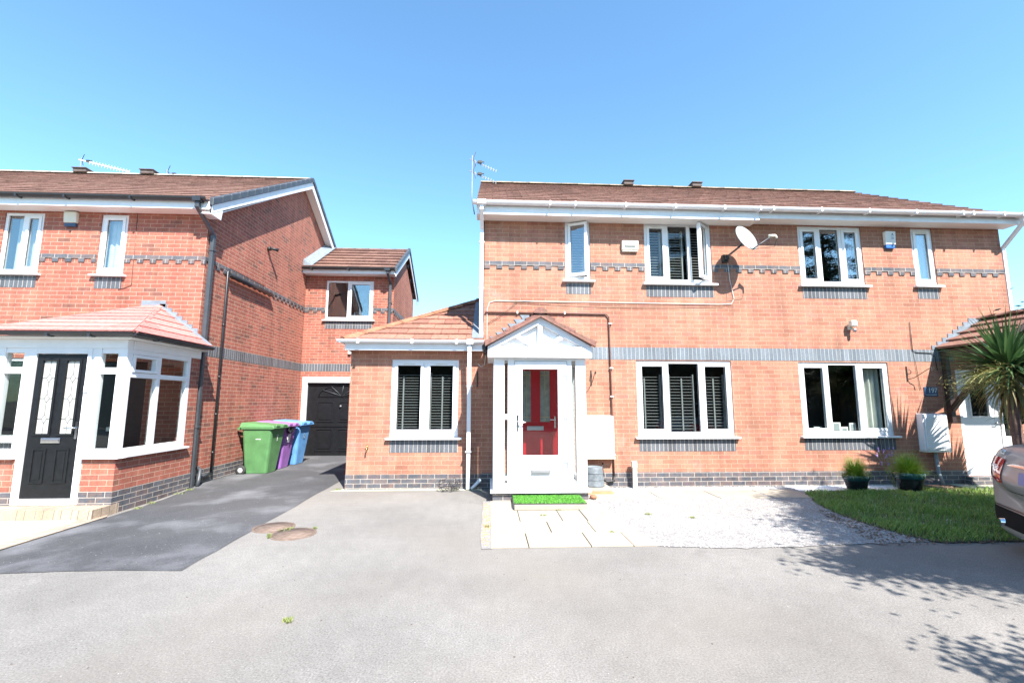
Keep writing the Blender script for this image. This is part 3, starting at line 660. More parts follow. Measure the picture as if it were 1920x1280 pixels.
for x, s in ((RX0+.03, 1), (RX1-.08, -1)):
    mb.prism([(x, 7.69, 4.74), (x, 7.69, 4.9), (x, 11.54, 7.22), (x, 11.54, 7.04)], (.025, 0, 0)); mb.prism([(x, 15.38, 4.74), (x, 15.38, 4.9), (x, 11.54, 7.22), (x, 11.54, 7.04)], (.025, 0, 0))
mb.build('bargeboard', 'white', H)
mb = MB(); gutter_x(mb, -.3, 4.9, 7.62, 4.955, .062); gutter_x(mb, 4.9, 10.02, 7.62, 4.955, .062)
for x in (1.05, 1.5, 2.4, 3.3, 4.2, 4.86, 5.1, 6.0, 6.9, 7.8, 8.7, 8.9, 9.5): mb.box(x-.014, x+.014, 7.552, 7.69, 4.885, 4.967)
mb.box(-.22, -.08, 7.55, 7.685, 4.885, 4.965); mb.box(9.86, 10.0, 7.55, 7.685, 4.885, 4.965)
mb.build('gutter', 'white', H)
mb = MB(); pts = [(-.15, 7.62, 4.9), (-.15, 7.62, 4.8), (-.145, 7.93, 4.55), (-.145, 7.93, 2.65)]
for i in range(3):
    a, b = Vector(pts[i]), Vector(pts[i+1]); h = .0325
    mb.hexa([(b.x-h, b.y-h, b.z-.01), (b.x+h, b.y-h, b.z-.01), (b.x+h, b.y+h, b.z-.01), (b.x-h, b.y+h, b.z-.01), (a.x-h, a.y-h, a.z), (a.x+h, a.y-h, a.z), (a.x+h, a.y+h, a.z), (a.x-h, a.y+h, a.z)])
for z in (4.3, 3.45): mb.box(-.19, -.1, 7.89, 7.98, z, z+.025)
mb.build('downpipe', 'white', H, bevel=.003)
mb = MB(); pts = [(9.93, 7.62, 4.9), (9.93, 7.62, 4.8), (9.92, 8.02, 4.42), (9.92, 8.05, .1)]
for i in range(3):
    a, b = Vector(pts[i]), Vector(pts[i+1]); h = .033
    mb.hexa([(b.x-h, b.y-h, b.z-.01), (b.x+h, b.y-h, b.z-.01), (b.x+h, b.y+h, b.z-.01), (b.x-h, b.y+h, b.z-.01), (a.x-h, a.y-h, a.z), (a.x+h, a.y-h, a.z), (a.x+h, a.y+h, a.z), (a.x-h, a.y+h, a.z)])
mb.build('downpipe', 'white', H, bevel=.003)
# right front door
mb = MB(); mb.box(8.62, 8.69, 8.01, 8.08, .16, 2.06); mb.box(9.4, 9.46, 8.01, 8.08, .16, 2.06); mb.box(9.69, 9.75, 8.01, 8.08, .16, 2.06); mb.box(8.69, 9.69, 8.01, 8.08, 1.99, 2.06); mb.box(8.69, 9.69, 8.0, 8.08, .16, .2); mb.box(9.46, 9.69, 8.02, 8.07, .2, .85)
DF = mb.build('door_frame', 'white', H, bevel=.004); MB().box(9.46, 9.69, 8.04, 8.046, .85, 1.99).build('pane', 'glass', DF)
mb = MB(); mb.box(8.695, 9.395, 8.03, 8.07, .2, 1.2); mb.box(8.695, 8.86, 8.03, 8.07, 1.2, 1.985); mb.box(9.23, 9.395, 8.03, 8.07, 1.2, 1.985); mb.box(8.86, 9.23, 8.03, 8.07, 1.88, 1.985)
sash_geo(mb, 8.85, 9.24, 1.19, 1.89, 8.015, 8.029, .025)
for a, b in ((8.79, 9.0), (9.1, 9.31)): sash_geo(mb, a, b, .36, .98, 8.022, 8.029, .014)
D = mb.build('front_door', 'white', H, bevel=.003); MB().box(8.86, 9.23, 8.045, 8.052, 1.2, 1.88).build('pane', 'glass', D)
mb = MB(); mb.box(8.86, 9.23, 8.038, 8.043, 1.27, 1.276); mb.box(9.04, 9.05, 8.038, 8.043, 1.21, 1.35); mb.tube([(8.95+.02*math.cos(t/2), 8.04, 1.27+.03*math.sin(t)) for t in range(7)], .003, 4); mb.tube([(9.14+.02*math.cos(t/2), 8.04, 1.27+.03*math.sin(t)) for t in range(7)], .003, 4); mb.build('leading', 'chrome', D)
MB().tube([(9.34, 8.02, 1.1), (9.34, 7.97, 1.1), (9.25, 7.97, 1.1)], .009, 8).build('handle', 'chrome', D)
MB().box(8.55, 9.8, 7.86, 8.0, .02, .155).build('doorstep', 'blue', H)
MB().box(8.6, 9.9, 7.995, 8.005, .0, .15).build('plinth', 'lead', H)
rm = MB(); rm.box(8.5, 9.8, 8.14, 9.5, 0, 2.3, skip='f'); rm.build('room_interior', 'interior', H)

# right canopy over that door
C = thing('door_canopy', 'brown tiled gabled canopy on dark timber brackets over the right door', 'canopy', (9.25, 8, 2.4))
cx0, cx1, cy0, czr, cze = 8.3, 10.2, 7.0, 3.0, 2.44; cm = (cx0+cx1)/2; wd = cm-cx0; rs = (czr-cze)/wd
for s in (1, -1):
    mb = MB(); o_ = (cx0, cy0, cze) if s > 0 else (cx1, cy0, cze)
    tiles(mb, o_, (0, 1, 0), (s, 0, rs), wd*math.sqrt(1+rs*rs), lambda t: 0, lambda t: 1.0, gauge=.27, th=.035, tw=.33, jit=.003); mb.build('roof', 'roof_canopy', C)
ridge_run(C, (cm, cy0-.01, czr+.05), (cm, 8.0, czr+.05), 'roof_canopy', .1, .33)
mb = MB(); 
for x in (cx0+.1, cx1-.1):
    mb = MB(); mb.box(x-.04, x+.04, cy0+.05, 8.0, 2.3, 2.4); mb.box(x-.04, x+.04, 7.9, 7.99, 1.1, 2.3)
    mb.prism([(x-.035, 7.9, 1.3), (x-.035, 7.9, 1.42), (x-.035, 7.15, 2.3), (x-.035, 7.03, 2.3)], (.07, 0, 0)); mb.build('bracket', 'wood_brown', C, bevel=.004)

mb = MB(); mb.prism([(cx0, cy0+.03, cze-.1), (cx0, cy0+.03, cze), (cm, cy0+.03, czr), (cx1, cy0+.03, cze), (cx1, cy0+.03, cze-.1), (cm, cy0+.03, czr-.12)], (0, .04, 0)); mb.box(cx0+.05, cx1-.05, cy0+.03, cy0+.09, 2.3, 2.38); mb.box(cm-.04, cm+.04, cy0+.035, cy0+.08, 2.38, 2.9)
mb.build('gable_frame', 'wood_brown', C)
MB().poly([(cx0+.02, cy0+.1, cze-.02), (cx0+.02, 8, cze-.02), (cm, 8, czr-.03), (cm, cy0+.1, czr-.03)]).poly([(cx1-.02, cy0+.1, cze-.02), (cx1-.02, 8, cze-.02), (cm, 8, czr-.03), (cm, cy0+.1, czr-.03)]).build('lining', 'wood_brown', C)
mb = MB()
for k in range(8):
    x = cx0-.08+k*.112; z = cze+.0+k*.075; mb.prism([(x, 7.988, z), (x+.28, 7.988, z), (x+.3, 7.988, z+.075), (x-.0, 7.988, z+.075)], (0, .01, 0))
mb.hexa([(cx0, 7.93, cze+.02), (cx0+.12, 7.93, cze+.09), (cx0+.12, 7.988, cze+.09), (cx0, 7.988, cze+.02), (cm-.05, 7.93, czr+.03), (cm, 7.93, czr+.04), (cm, 7.988, czr+.06), (cm-.05, 7.988, czr+.05)])
mb.build('lead_flashing', 'lead', C)

# ================================================================== WHITE PORCH
P = thing('entrance_porch', 'white glazed porch with red door inset and tiled gable roof', 'porch', (.78, 7.4, 0))
PX0, PX1, PY = .075, 1.49, 6.95
MB().box(PX0-.005, PX1+.005, PY-.0, 8, -.02, .13).build('plinth', 'blue', P)
mb = MB(); mb.box(PX0-.04, PX1+.045, PY-.05, 8, .131, .17); mb.box(PX0, PX1, PY, 8, .171, .215)   # sill and bottom rail
mb.build('sill', 'white', P, bevel=.005)
mb = MB()
for a, b in ((PX0, .24), (.29, .39), (1.2, 1.275), (1.335, PX1)): mb.box(a, b, PY+.005, PY+.075, .216, 2.129)
for a, b in ((.24, .29), (1.275, 1.335)): mb.box(a, b, PY+.01, PY+.07, .216, .26); mb.box(a, b, PY+.01, PY+.07, 2.095, 2.129)
mb.box(.39, 1.2, PY+.01, PY+.07, 2.085, 2.129)
for x in (PX0, PX1-.06): mb.box(x, x+.06, PY+.08, 8, .216, .28); mb.box(x, x+.06, PY+.08, 8, 2.05, 2.129); mb.box(x, x+.06, 7.9, 8, .28, 2.05)
mb.build('frame', 'white', P, bevel=.004)
for a, b in ((.24, .29), (1.275, 1.335)): MB().box(a, b, PY+.035, PY+.042, .26, 2.095).build('pane', 'glass', P)
for x in (PX0+.02, PX1-.045): MB().box(x, x+.007, PY+.08, 7.9, .28, 2.05).build('pane', 'glass', P)
MB().box(.245, .285, PY-.002, PY+.008, 1.2, 1.28).build('doorbell', 'sticker', P)
# outer door leaf: lower panel, glass showing the red inner door
mb = MB(); dx0, dx1 = .395, 1.195; sash_geo(mb, dx0, dx1, .22, 2.08, PY-.004, PY+.066, .118); mb.box(dx0+.118, dx1-.118, PY+.01, PY+.055, .338, .655)
sash_geo(mb, dx0+.105, dx1-.125, .655, 2.02, PY-.008, PY+.03, .014); mb.box(dx0+.118, dx1-.118, PY-.002, PY+.01, .56, .66); 
D = mb.build('door', 'white', P, bevel=.004)
q = MB(); sash_geo(q, dx0-.006, dx1+.006, .214, 2.086, PY-.0, PY+.004, .008); q.build('gap_line', 'dish', D)  # grey line painted for the shaded gap between leaf and frame
MB().box(dx0+.118, dx1-.118, PY+.03, PY+.037, .66, 1.97).build('pane', 'glass', D)
MB().box(.64, .93, PY-.014, PY+.002, .4, .47).box(.655, .915, PY-.02, PY-.014, .415, .458).build('letterbox', 'steel', D, bevel=.003)
MB().box(.43, .455, PY-.02, PY-.004, 1.03, 1.27).tube([(.443, PY-.02, 1.17), (.443, PY-.06, 1.17), (.56, PY-.06, 1.16)], .009, 8).build('handle', 'chrome', D, bevel=.002)
for z in (.55, 1.2, 1.85): MB().box(1.13, 1.2, PY-.012, PY-.004, z, z+.02).box(1.185, 1.2, PY-.016, PY-.004, z-.06, z+.02).build('hinge', 'dish', D, bevel=.002)
# red inner door in the house wall behind
IY = 7.9
mb = MB(); mb.box(.44, 1.26, IY, IY+.045, .22, 1.12); mb.box(.44, .59, IY, IY+.045, 1.12, 2.12); mb.box(.73, .89, IY, IY+.045, 1.12, 2.12); mb.box(1.06, 1.26, IY, IY+.045, 1.12, 2.12); mb.box(.59, .73, IY, IY+.045, 2.0, 2.12); mb.box(.89, 1.06, IY, IY+.045, 2.0, 2.12)
for a, b in ((.54, .78), (.86, 1.1)): sash_geo(mb, a, b, .36, .9, IY-.01, IY-.001, .02)
RD = mb.build('inner_door', 'red', P, bevel=.003)
for a, b in ((.59, .73), (.89, 1.06)):
    MB().box(a, b, IY+.015, IY+.02, 1.12, 2.0).build('pane', 'frost_grey', RD); q = MB(); q.box((a+b)/2-.003, (a+b)/2+.003, IY+.01, IY+.014, 1.12, 2.0); q.box(a, b, IY+.01, IY+.014, 1.2, 1.206); q.box(a, b, IY+.01, IY+.014, 1.92, 1.926); q.build('leading', 'brass', RD)
MB().box(.66, .945, IY-.02, IY-.002, .98, 1.05).box(.675, .93, IY-.026, IY-.02, .992, 1.038).build('letterbox', 'steel', RD, bevel=.003)
MB().box(1.13, 1.16, IY-.015, IY-.002, 1.02, 1.22).tube([(1.145, IY-.02, 1.16), (1.145, IY-.06, 1.16), (1.05, IY-.06, 1.16)], .009, 8).build('handle', 'chrome', RD)
F_ = MB(); F_.box(.36, .43, IY-.02, IY+.06, .2, 2.16); F_.box(1.27, 1.34, IY-.02, IY+.06, .2, 2.16); F_.box(.43, 1.27, IY-.02, IY+.06, 2.125, 2.16); F_.build('inner_frame', 'white', P)
MB().box(.14, 1.42, 7.03, 7.99, .14, .2).build('floor', 'slab', P)
# canopy beam, gable and roof
EX0, EX1, GY = -.02, 1.575, 6.86
mb = MB(); mb.box(EX0, EX1, GY, GY+.08, 2.13, 2.3); mb.box(EX0, EX0+.05, GY+.08, 8, 2.13, 2.27); mb.box(EX1-.05, EX1, GY+.08, 8, 2.13, 2.27); mb.box(EX0+.05, EX1-.05, GY+.08, 8, 2.13, 2.15)
mb.build('beam', 'white', P, bevel=.004)
RXc, RZ, EZ = .78, 2.77, 2.27; 
MB().prism([(EX0, GY+.075, 2.3), (EX1, GY+.075, 2.3), (RXc, GY+.075, RZ-.02)], (0, .02, 0)).build('gable_panel', 'white', P)
mb = MB(); n_ = Vector((RXc-EX0, 0, RZ-2.3)).normalized()
mb.prism([(EX0, GY+.002, 2.301), (EX0+.16, GY+.002, 2.301), (RXc, GY+.002, RZ-.12), (RXc, GY+.002, RZ-.01)], (0, .072, 0)); mb.prism([(EX1, GY+.002, 2.301), (EX1-.16, GY+.002, 2.301), (RXc, GY+.002, RZ-.12), (RXc, GY+.002, RZ-.01)], (0, .072, 0))
mb.box(RXc-.035, RXc+.035, GY+.006, GY+.074, 2.301, RZ-.1)
for s in (-1, 1):
    a = RXc+s*.12; b = RXc+s*.42
    mb.prism([(RXc+s*.05, GY+.01, 2.301), (RXc+s*.16, GY+.01, 2.301), (RXc+s*.43, GY+.01, 2.47), (RXc+s*.35, GY+.01, 2.5)], (0, .064, 0))
mb.build('gable_braces', 'white', P, bevel=.003)
rw = RXc-(-.06); rs = (RZ+.02-2.325)/rw; rl = rw*math.sqrt(1+rs*rs)
for s in (1, -1):
    mb = MB(); x = -.06 if s > 0 else 2*RXc+.06
    mb.prism([(x, 6.785, 2.295), (x, 6.785, 2.35), (RXc, 6.785, RZ+.05), (RXc, 6.785, RZ-.02)], (0, .09, 0)); tiles(mb, (x, 6.78, 2.335), (0, 1, 0), (s, 0, rs), rl, lambda t: 0, lambda t: 1.22, gauge=.36, th=.028, tw=.305, jit=.004); mb.build('roof', 'roof_porch', P)
ridge_run(P, (RXc, 6.76, 2.83), (RXc, 8, 2.83), 'roof_porch', .11, .4, squash=.8)
mb = MB()
for s in (1, -1):
    for k in range(8):
        x = RXc - s*(.94-k*.108); z = 2.36+k*.078+.02; mb.prism([(x, 7.986, z), (x+s*.25, 7.986, z), (x+s*.25, 7.986, z+.075), (x-s*.05, 7.986, z+.075)], (0, .01, 0))
mb.build('lead_flashing', 'lead', P)
MB().tube([(-.075, 6.9, 2.3), (-.075, 7.9, 2.3)], .035, 8).build('gutter', 'black', P)

# ================================================================== LEFT HOUSE
L = thing('brick_house', 'red brick house with black gutters and a garage wing set back', 'house', (-7, 8.3, 0))
LX, LY = -5.17, 8.28; LB = 16.4
lw = [(-8.72, -8.04, 3.7, 4.83), (-7.05, -6.58, 3.7, 4.83), (-8.9, -7.3, .8, 2.2), (-6.87, -5.98, .1, 2.15)]
mb = MB(); wall_y(mb, LY, -15, LX, -.1, 4.87, lw)
mb.poly([(LX, LY, -.1), (LX, LB, -.1), (LX, LB, 4.87), (LX, 12.3, 7.36), (LX, LY, 4.87)]); mb.poly([(-15, LY, -.1), (-15, LB, -.1), (-15, LB, 4.87), (-15, 12.3, 7.36), (-15, LY, 4.87)]); mb.poly([(-15, LB, -.1), (LX, LB, -.1), (LX, LB, 4.87), (-15, LB, 4.87)])
mb.build('wall', 'brick_red', L)
GYF, GX = 12.8, -2.72
gw = (-4.6, -3.29, 3.72, 4.85); gd = (-5.04, -2.9, -.05, 2.05)
mb = MB(); wall_y(mb, GYF, LX, GX, -.1, 5.0, [gw, gd]); mb.poly([(GX, GYF, -.1), (GX, 16.1, -.1), (GX, 16.1, 5.0), (GX, 14.45, 5.95), (GX, GYF, 5.0)])
mb.poly([(LX, 16.1, -.1), (GX, 16.1, -.1), (GX, 16.1, 5), (LX, 16.1, 5)])
mb.build('garage_wing_wall', 'brick_red', L)
mb = MB(); mb.box(LX-.02, LX+.005, LY-.005, GYF, -.1, .25); mb.box(-15, LX+.004, LY-.005, LY+.02, -.1, .25); mb.build('plinth', 'blue', L)
MB().box(LX-.02, LX+.004, LY-.002, GYF, 2.285, 2.49).build('soldier_course', 'soldier', L)
MB().box(LX+.004, GX, GYF-.004, GYF+.02, 2.285, 2.49).build('soldier_course', 'soldier', L)
for a, b in ((-15, -8.73), (-8.03, -7.06), (-6.57, LX+.012)): dentil(L, a, b, LY, 4.07)
mb = MB(); mb.box(LX-.02, LX+.016, LY-.014, GYF, 4.0, 4.07); y = LY+.12
while y < GYF-.1: mb.box(LX-.02, LX+.015, y, y+.105, 3.93, 3.998); y += .225
mb.build('dentil_course', 'blue', L)
for a, b in ((LX+.02, -4.61), (-3.28, GX+.012)): dentil(L, a, b, GYF, 4.07)
mb = MB(); mb.box(GX-.02, GX+.016, GYF-.014, 16.1, 4.0, 4.07); y = GYF+.12
while y < 16: mb.box(GX-.02, GX+.015, y, y+.105, 3.93, 3.998); y += .225
mb.build('dentil_course', 'blue', L)
FA = window(L, *lw[0], LY, [-8.38], ['f', 'o'], gm='glass_hi', room='interior_pale'); folds(-8.62, -8.1, 3.76, 4.8, LY+.16, .012, .09, name='vertical_blind', mat='curtain', parent=FA)
FB = window(L, *lw[1], LY, [], ['o'], gm='glass_hi', room='interior_pale'); folds(-7.0, -6.63, 3.76, 4.8, LY+.16, .012, .09, name='vertical_blind', mat='curtain', parent=FB)
window(L, *lw[2], LY, [-8.4, -7.8], ['o', 'f', 'o'])
window(L, *gw, GYF, [-3.98], ['f', 'o'], gm='glass_hi')
# inner door of the porch
mb = MB(); mb.box(-6.86, -5.99, LY+.03, LY+.09, .1, 2.14); D = mb.build('inner_door', 'blackpaint', L)
MB().box(-6.56, -6.3, LY+.005, LY+.029, .95, 1.02).build('letterbox', 'cream', D, bevel=.003)
MB().lathe([(.012, 0), (.035, .008), (.012, .016)], (-6.4, LY+.01, 1.66), 10, 'y').tube([(-6.4+.04*math.sin(t*.7), LY+.006, 1.6+.04*math.cos(t*.7)) for t in range(10)], .008, 6).build('knocker', 'sticker', D)
# garage door
mb = MB(); mb.box(gd[0]-.06, gd[0]+.07, GYF-.02, GYF+.06, -.05, 2.13); mb.box(gd[1]-.07, gd[1]+.06, GYF-.02, GYF+.06, -.05, 2.13); mb.box(gd[0]+.07, gd[1]-.07, GYF-.02, GYF+.06, 1.97, 2.13)
mb.build('garage_frame', 'white', L, bevel=.004)
mb = MB(); a, b = gd[0]+.07, gd[1]-.07; mb.box(a, b, GYF+.07, GYF+.1, -.05, 1.97)
w = (b-a-.36)/4
pw = .46; x = a+.26
for i in range(3):
    xx = x+i*(pw+.12)
    for z0, z1 in ((.12, .72), (.9, 1.46)): sash_geo(mb, xx, xx+pw, z0, z1, GYF+.055, GYF+.07, .03); mb.box(xx+.06, xx+pw-.06, GYF+.058, GYF+.07, z0+.06, z1-.06)
mb.box(a+.02, b-.02, GYF+.055, GYF+.07, .77, .84)
GD = mb.build('garage_door', 'blackpaint', L, bevel=.004)
mb = MB()
cx = (a+b)/2; ccx = -4.05
arc = [(ccx+.62*math.cos(t), GYF+.06, 1.6+.3*math.sin(t)) for t in [math.pi*k/14 for k in range(15)]]; mb.tube(arc, .012, 6); mb.box(ccx-.64, ccx+.64, GYF+.05, GYF+.07, 1.585, 1.61)
GD2 = mb.build('fanlight_moulding', 'blackpaint', GD)
mb = MB()
for t in (.5, .95, 1.5, 2.05, 2.55): mb.tube([(ccx, GYF+.052, 1.61), (ccx+.6*math.cos(t), GYF+.052, 1.61+.28*math.sin(t))], .009, 6)
mb.build('fanlight_bars', 'darkgrey', GD)
MB().lathe([(.03, 0), (.03, -.02), (.015, -.05)], (-4.06, GYF+.06, 1.33), 12, 'y').build('handle', 'steel', GD)
# left roof
sl2 = Vector((0, 4.3, 2.58)); S2 = sl2.length
mb = MB(); tiles(mb, (-14.6, 8.0, 5.0), (1, 0, 0), sl2, S2, lambda s: 0, lambda s: 9.62, gauge=.302, th=.018, jit=.006); mb.build('roof', 'roof', L)
mb = MB(); tiles(mb, (-14.6, 16.6, 5.0), (1, 0, 0), (0, -4.3, 2.58), S2, lambda s: 0, lambda s: 9.62, gauge=.302, th=.018); mb.build('roof', 'roof', L)
ridge_run(L, (-14.6, 12.3, 7.62), (-5.0, 12.3, 7.62), 'mortar', .09, .45)
for x in (-11.1, -9.35): vent(L, x, 12.3, 7.6, .34)
def verge(T, x, p0, p1, mat='darkgrey', seg=.3, w=.07, h=.13):
    p0, p1 = Vector(p0), Vector(p1); Ln = (p1-p0).length; n = int(Ln/seg); d = (p1-p0)/n; mb = MB()
    for i in range(n):
        a = p0+d*i; b = p0+d*(i+1.0); q = .008
        mb.hexa([(x, a.y, a.z-h+.03), (x+w, a.y, a.z-h+.03), (x+w, b.y, b.z-h+.03), (x, b.y, b.z-h+.03), (x, a.y, a.z+.045+q), (x+w, a.y, a.z+.03+q), (x+w, b.y, b.z+.03), (x, b.y, b.z+.045)])
    return mb.build('verge_cap', mat, T, bevel=.012)
verge(L, -5.0, (0, 7.98, 5.02), (0, 12.3, 7.62)); verge(L, -5.0, (0, 16.6, 5.02), (0, 12.3, 7.62))
mb = MB(); x = -4.985
for ya, yb_ in ((8.0, 12.3), (16.55, 12.3)): mb.prism([(x, ya, 4.78), (x, ya, 4.95), (x, yb_, 7.52), (x, yb_, 7.33)], (.025, 0, 0))
mb.box(-5.16, -4.98, 8.0, 8.27, 4.775, 4.8); mb.prism([(-4.985, 8.0, 4.77), (-4.985, 8.3, 4.77), (-4.985, 8.34, 4.98), (-4.985, 8.0, 4.95)], (.022, 0, 0))
mb.build('bargeboard', 'white', L)
mb = MB()
for ya, yb_ in ((8.3, 12.3), (16.55, 12.3)): mb.hexa([(LX, ya, 4.9), (-4.99, ya, 4.9), (-4.99, yb_, 7.34), (LX, yb_, 7.34), (LX, ya, 4.92), (-4.99, ya, 4.92), (-4.99, yb_, 7.36), (LX, yb_, 7.36)])
mb.box(-14.6, -4.99, 8.03, LY, 4.865, 4.88); mb.build('soffit', 'soffit', L)
MB().box(-14.6, -4.99, 8.0, 8.03, 4.86, 5.0).build('fascia', 'white', L)
mb = MB(); gutter_x(mb, -14.6, -5.02, 7.94, 5.04, .058)
for x in (-8.2, -7.4, -6.3, -9.6): mb.box(x-.015, x+.015, 7.88, 8.0, 4.975, 5.02)
mb.box(-5.24, -5.1, 7.875, 8.0, 4.96, 5.05); mb.build('gutter', 'black', L)
def pipe_box(T, pts, h, mat, name='downpipe', clips=()):
    mb = MB()
    for i in range(len(pts)-1):
        a, b = Vector(pts[i]), Vector(pts[i+1])
        mb.hexa([(b.x-h, b.y-h, b.z), (b.x+h, b.y-h, b.z), (b.x+h, b.y+h, b.z), (b.x-h, b.y+h, b.z), (a.x-h, a.y-h, a.z), (a.x+h, a.y-h, a.z), (a.x+h, a.y+h, a.z), (a.x-h, a.y+h, a.z)])
    for z in clips: q = pts[-1]; mb.box(q[0]-h-.01, q[0]+h+.01, q[1]-h-.01, q[1]+h+.04, z, z+.03)
    return mb.build(name, mat, T, bevel=.003)
pipe_box(L, [(-5.17, 7.94, 5.0), (-5.17, 7.94, 4.86), (-5.11, 8.36, 4.5), (-5.11, 8.36, .0)], .034, 'darkgrey', clips=(4.2, 2.4, 1.0))
MB().tube([(-5.04, 8.42, .0), (-5.04, 8.45, .1), (-5.08, 8.54, .26), (-5.15, 8.57, .3)], .03, 10).build('waste_pipe', 'darkgrey', L)
MB().tube([(-5.13, 8.55, .12), (-5.13, 8.9, .14)], .03, 8).build('waste_pipe', 'darkgrey', L)
# horizontal black pipe and brown drop
mb = MB(); mb.tube([(-5.12, 8.93, .16), (-5.12, 8.93, 3.97), (-5.12, 8.97, 4.02)], .022, 8); 
for z in (.5, 1.2, 1.9, 2.9): mb.lathe([(.028, 0), (.028, .04)], (-5.12, 8.93, z), 8)
mb.build('wall_pipe', 'black', L)
MB().tube([(-5.1, 8.95, 3.93), (-5.1, 10.72, 3.93)], .045, 10).build('wall_pipe', 'black', L)
MB().tube([(-5.12, 8.97, 4.06), (-5.13, 10.4, 4.06)], .008, 6).build('wall_cable', 'black', L)
# garage wing roof
s3 = Vector((0, 1.95, 1.2)); S3 = s3.length
mb = MB(); tiles(mb, (LX+.02, 12.5, 5.13), (1, 0, 0), s3, S3, lambda s: 0, lambda s: 2.5, gauge=.33, th=.05, jit=.003); mb.build('roof', 'roof', L)
mb = MB(); tiles(mb, (LX+.02, 16.4, 5.13), (1, 0, 0), (0, -1.95, 1.2), S3, lambda s: 0, lambda s: 2.5, gauge=.33, th=.04); mb.build('roof', 'roof', L)
ridge_run(L, (LX, 14.45, 6.35), (-2.6, 14.45, 6.35), 'roof', .08, .45)
verge(L, -2.65, (0, 12.46, 5.14), (0, 14.45, 6.37)); verge(L, -2.65, (0, 16.42, 5.14), (0, 14.45, 6.37))
mb = MB()
for ya, yb_ in ((12.5, 14.45), (16.38, 14.45)): mb.prism([(-2.63, ya, 4.92), (-2.63, ya, 5.08), (-2.63, yb_, 6.28), (-2.63, yb_, 6.1)], (.02, 0, 0))
mb.build('bargeboard', 'white', L)
MB().box(LX+.004, -2.62, 12.5, 12.53, 4.98, 5.13).box(LX+.004, -2.65, 12.53, GYF, 4.985, 5.0).build('fascia', 'white', L)
mb = MB(); gutter_x(mb, LX+.01, -2.63, 12.44, 5.13, .055)
for x in (-4.9, -3.9, -2.9): mb.box(x-.015, x+.015, 12.38, 12.5, 5.06, 5.11)
mb.box(-2.9, -2.76, 12.375, 12.5, 5.05, 5.14); mb.build('gutter', 'black', L)
pipe_box(L, [(-2.83, 12.44, 5.08), (-2.83, 12.44, 4.98), (-2.8, 12.73, 4.75), (-2.8, 12.73, 0)], .033, 'darkgrey', clips=(4.2,))
mb = MB(); mb.hexa([(LX+.003, 12.5, 5.2), (LX+.25, 12.5, 5.2), (LX+.25, 14.4, 6.37), (LX+.003, 14.4, 6.37), (LX+.003, 12.5, 5.36), (LX+.25, 12.5, 5.212), (LX+.25, 14.4, 6.385), (LX+.003, 14.4, 6.55)]); mb.build('lead_flashing', 'lead', L)

# black door porch of the left house
B = thing('glazed_porch', 'white framed porch with black door and pink tiled hipped roof', 'porch', (-5.98, 7.4, 0))
bx0, bx1, by = -6.87, -5.09, 6.65; zs = .715
mb = MB(); wall_y(mb, by, bx0, -6.39, -.1, zs-.03, []); mb.poly([(bx0, by, -.1), (bx0, LY, -.1), (bx0, LY, zs-.03), (bx0, by, zs-.03)]); mb.build('wall', 'brick_red', B); mb = MB(); wall_y(mb, by, -5.53, bx1, -.1, zs-.03, []); mb.poly([(bx1, by, -.1), (bx1, LY, -.1), (bx1, LY, zs-.03), (bx1, by, zs-.03)])
mb.poly([(-5.2, 8.04, zs-.03), (bx1, 8.04, zs-.03), (bx1, 8.04, 2.3), (-5.2, 8.04, 2.3)]); mb.poly([(bx1, 8.04, zs-.03), (bx1, LY, zs-.03), (bx1, LY, 2.3), (bx1, 8.04, 2.3)])
mb.poly([(-5.2, by+.1, zs-.03), (-5.2, LY, zs-.03), (-5.2, LY, -.1), (-5.2, by+.1, -.1)])
mb.build('wall', 'brick_red', B)
MB().box(bx0, -6.39, by-.005, by+.02, -.1, .25).build('plinth', 'blue', B); MB().box(-5.53, bx1+.006, by-.005, by+.02, -.1, .25).box(bx1-.02, bx1+.005, by+.02, LY, -.1, .25).build('plinth', 'blue', B)
mb = MB(); mb.hexa([(-5.53, by-.06, zs-.03), (bx1+.06, by-.06, zs-.03), (bx1+.06, by+.1, zs-.03), (-5.53, by+.1, zs-.03), (-5.53, by-.045, zs+.0), (bx1+.045, by-.045, zs), (bx1+.045, by+.1, zs), (-5.53, by+.1, zs)]); mb.box(bx1-.1, bx1+.06, by+.1, 8.1, zs-.03, zs); MB().box(bx0-.05, -6.39, by-.06, by+.1, zs-.03, zs).build('sill', 'white', B, bevel=.004)
mb.build('sill', 'white', B, bevel=.004)
mb = MB()
# front: corner post, sidelight frames, door frame
mb.box(-5.215, bx1, by, by+.1, zs, 2.2); mb.box(-5.56, -5.44, by, by+.08, zs, 2.2); mb.box(-5.62, -5.56, by-.005, by+.08, .08, 2.2); mb.box(-5.56, -5.53, by, by+.06, .08, zs-.03)
mb.box(-6.39, -6.3, by-.005, by+.08, .08, 2.2); mb.box(-6.47, -6.39, by, by+.08, zs, 2.2); mb.box(-6.3, -5.62, by-.005, by+.08, 2.12, 2.2)
mb.box(bx0, -6.72, by, by+.1, zs, 2.2)
for a, b in ((-5.44, -5.215), (-6.72, -6.47)):
    mb.box(a, b, by+.01, by+.07, zs, .815); mb.box(a, b, by+.01, by+.07, 1.84, 1.93); mb.box(a, b, by+.01, by+.07, 2.13, 2.2)
mb.box(-6.3, -5.62, by-.02, by+.08, .08, .16)
